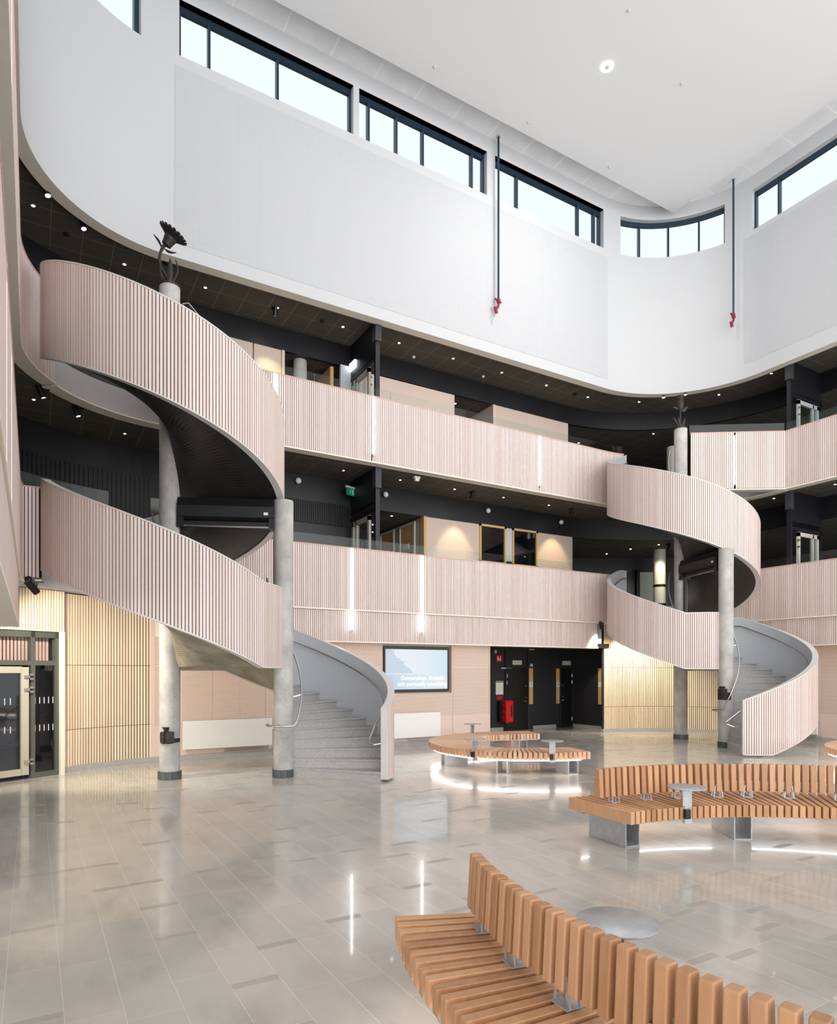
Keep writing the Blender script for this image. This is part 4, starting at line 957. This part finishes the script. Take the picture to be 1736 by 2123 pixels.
WARM = (1, .77, .43)
lamp_spot(.25, 14.25, 11.16, (.2, -.2, -1), 'black spotlight under the top gallery edge, leftmost'); lamp_spot(.90, 14.95, 11.16, (.2, -.2, -1), 'black spotlight under the top gallery edge beside the second lit dot')
lamp_spot(17.87, 14.50, 11.16, (-.1, -.2, -1), 'black spotlight under the top gallery edge in the right corner', W=60); lamp_spot(18.3, 14.0, 11.16, (-.1, -.1, -1), 'black spotlight directly above the flower bud', W=40)
lamp_spot(.18, 14.25, 7.32, (.4, .1, -1), 'black spotlight under the middle gallery edge, left of two', W=80); lamp_spot(.80, 14.92, 7.32, (.4, .0, -1), 'black spotlight under the middle gallery edge, right of two', W=80)
lamp_spot(.02, 12.42, 3.52, (.62, 1.1, -1.0), 'black spotlight below the middle balcony lighting the left slatted wall', cone=115, W=300, col=(1, .90, .74))
lamp_spot(.06, 12.24, 3.44, (1.3, 1.1, -1.5), 'second black spotlight tilted down beneath the left balcony corner', cone=100, W=210, col=(1, .90, .74))
lamp_spot(15.3, 14.75, 3.50, (.42, .15, -1), 'black spotlight on a wall arm near the far staircase', cone=115, W=210, col=(1, .88, .66))
lamp_spot(16.6, 14.5, 3.42, (.5, .5, -1.0), 'black spotlight hidden under the far stair flight', cone=120, W=300, col=(1, .88, .66))
lamp_spot(11.3, 16.1, 7.33, (0, .55, -1), 'black spotlight lighting the perforated box on the middle floor', cone=55, W=110, col=WARM); lamp_spot(15.3, 16.1, 7.33, (0, .55, -1), 'black spotlight lighting the right end of the perforated box', cone=60, W=110, col=WARM)
lamp_spot(20.2, 16.2, 6.66, (.35, .6, -1), 'added spotlight in the back room ceiling to brighten the banded round column', cone=90, W=160, col=(1, .88, .66))  # extra lamp added because the column needs more light
lamp_spot(5.3, 16.2, 11.18, (.05, .4, -1), 'small spotlight lighting the top floor panel by the near stair', cone=60, W=120, col=WARM)
t = thing('junction_sensor', 'small white box sensor hanging under the top balcony edge above the wood doors', 'sensor', (9.06, 15.5, 7.33)); MB().box((0, 0, -.03), (.09, .05, .025)).build('bracket', 'ply', t); MB().box((0, 0, -.09), (.06, .04, .035)).build('housing', 'signwhite', t)
# ring lamps in the high ceiling
def ring(x, y, W, label):
    t = thing('ring_lamp', label, 'ceiling lamp', (x, y, 16.75)); m = MB(); m.lathe([(.06, 0), (.06, -.02), (.14, -.02), (.14, 0)], n=36); m.build('luminous_ring', 'ringlamp', t, True)
    m = MB(); m.lathe([(.058, 0), (.058, -.024), (.001, -.026)], n=24); m.build('centre_cap', 'cap', t, True)
    l = bpy.data.lights.new('area', 'AREA'); l.shape = 'DISK'; l.size = .28; l.energy = W; l.color = (1, .985, .96)
    lo = bpy.data.objects.new('ring_beam', l); COL.objects.link(lo); lo.parent = t; lo.location = (0, 0, -.05)
ring(12.08, 11.47, 180, 'glowing white ring lamp set in the high ceiling')
for i, (x, y) in enumerate(((14.03, 10.84), (8.45, 13.6), (11.48, 13.7), (14.53, 13.7), (11.46, 10.24))):
    det(x, y, 16.75, 'tiny sprinkler head in the high ceiling, %s of five from the left' % ORD[[4, 0, 2, 3, 1][i]], 'sprinkler', 'greypaint', .03)
# hanging pipes with crimson valves
def drop(x, y, z0, z1, label):
    t = thing('drop_pipe', label, 'pipe', (x, y, z1)); m = MB(); m.tube([(0, 0, 0), (0, 0, z0-z1)], .03, 10); m.build('pipe', 'darksteel', t, True)
    m = MB(); h = z0-z1; m.lathe([(.05, 0), (.06, -.05), (.05, -.11), (.02, -.13)], (0, 0, h), 12); m.tube([(-.13, 0, h-.02), (.09, 0, h-.08)], .03); m.tube([(.02, 0, h-.1), (-.02, 0, h-.24), (-.10, 0, h-.32)], .035); m.tube([(-.12, 0, h-.26), (-.06, 0, h-.42)], .045); m.build('valve', 'magenta', t, True)
    MB().lathe([(.06, 0), (.06, -.02)], n=16).build('rosette', 'cap', t)
drop(11.38, 14.88, 12.55, 17.16, 'dark pipe with crimson valve hanging before the back wall windows'); drop(18.6, 12.5, 13.0, 17.16, 'dark pipe with crimson valve hanging at the right corner window')
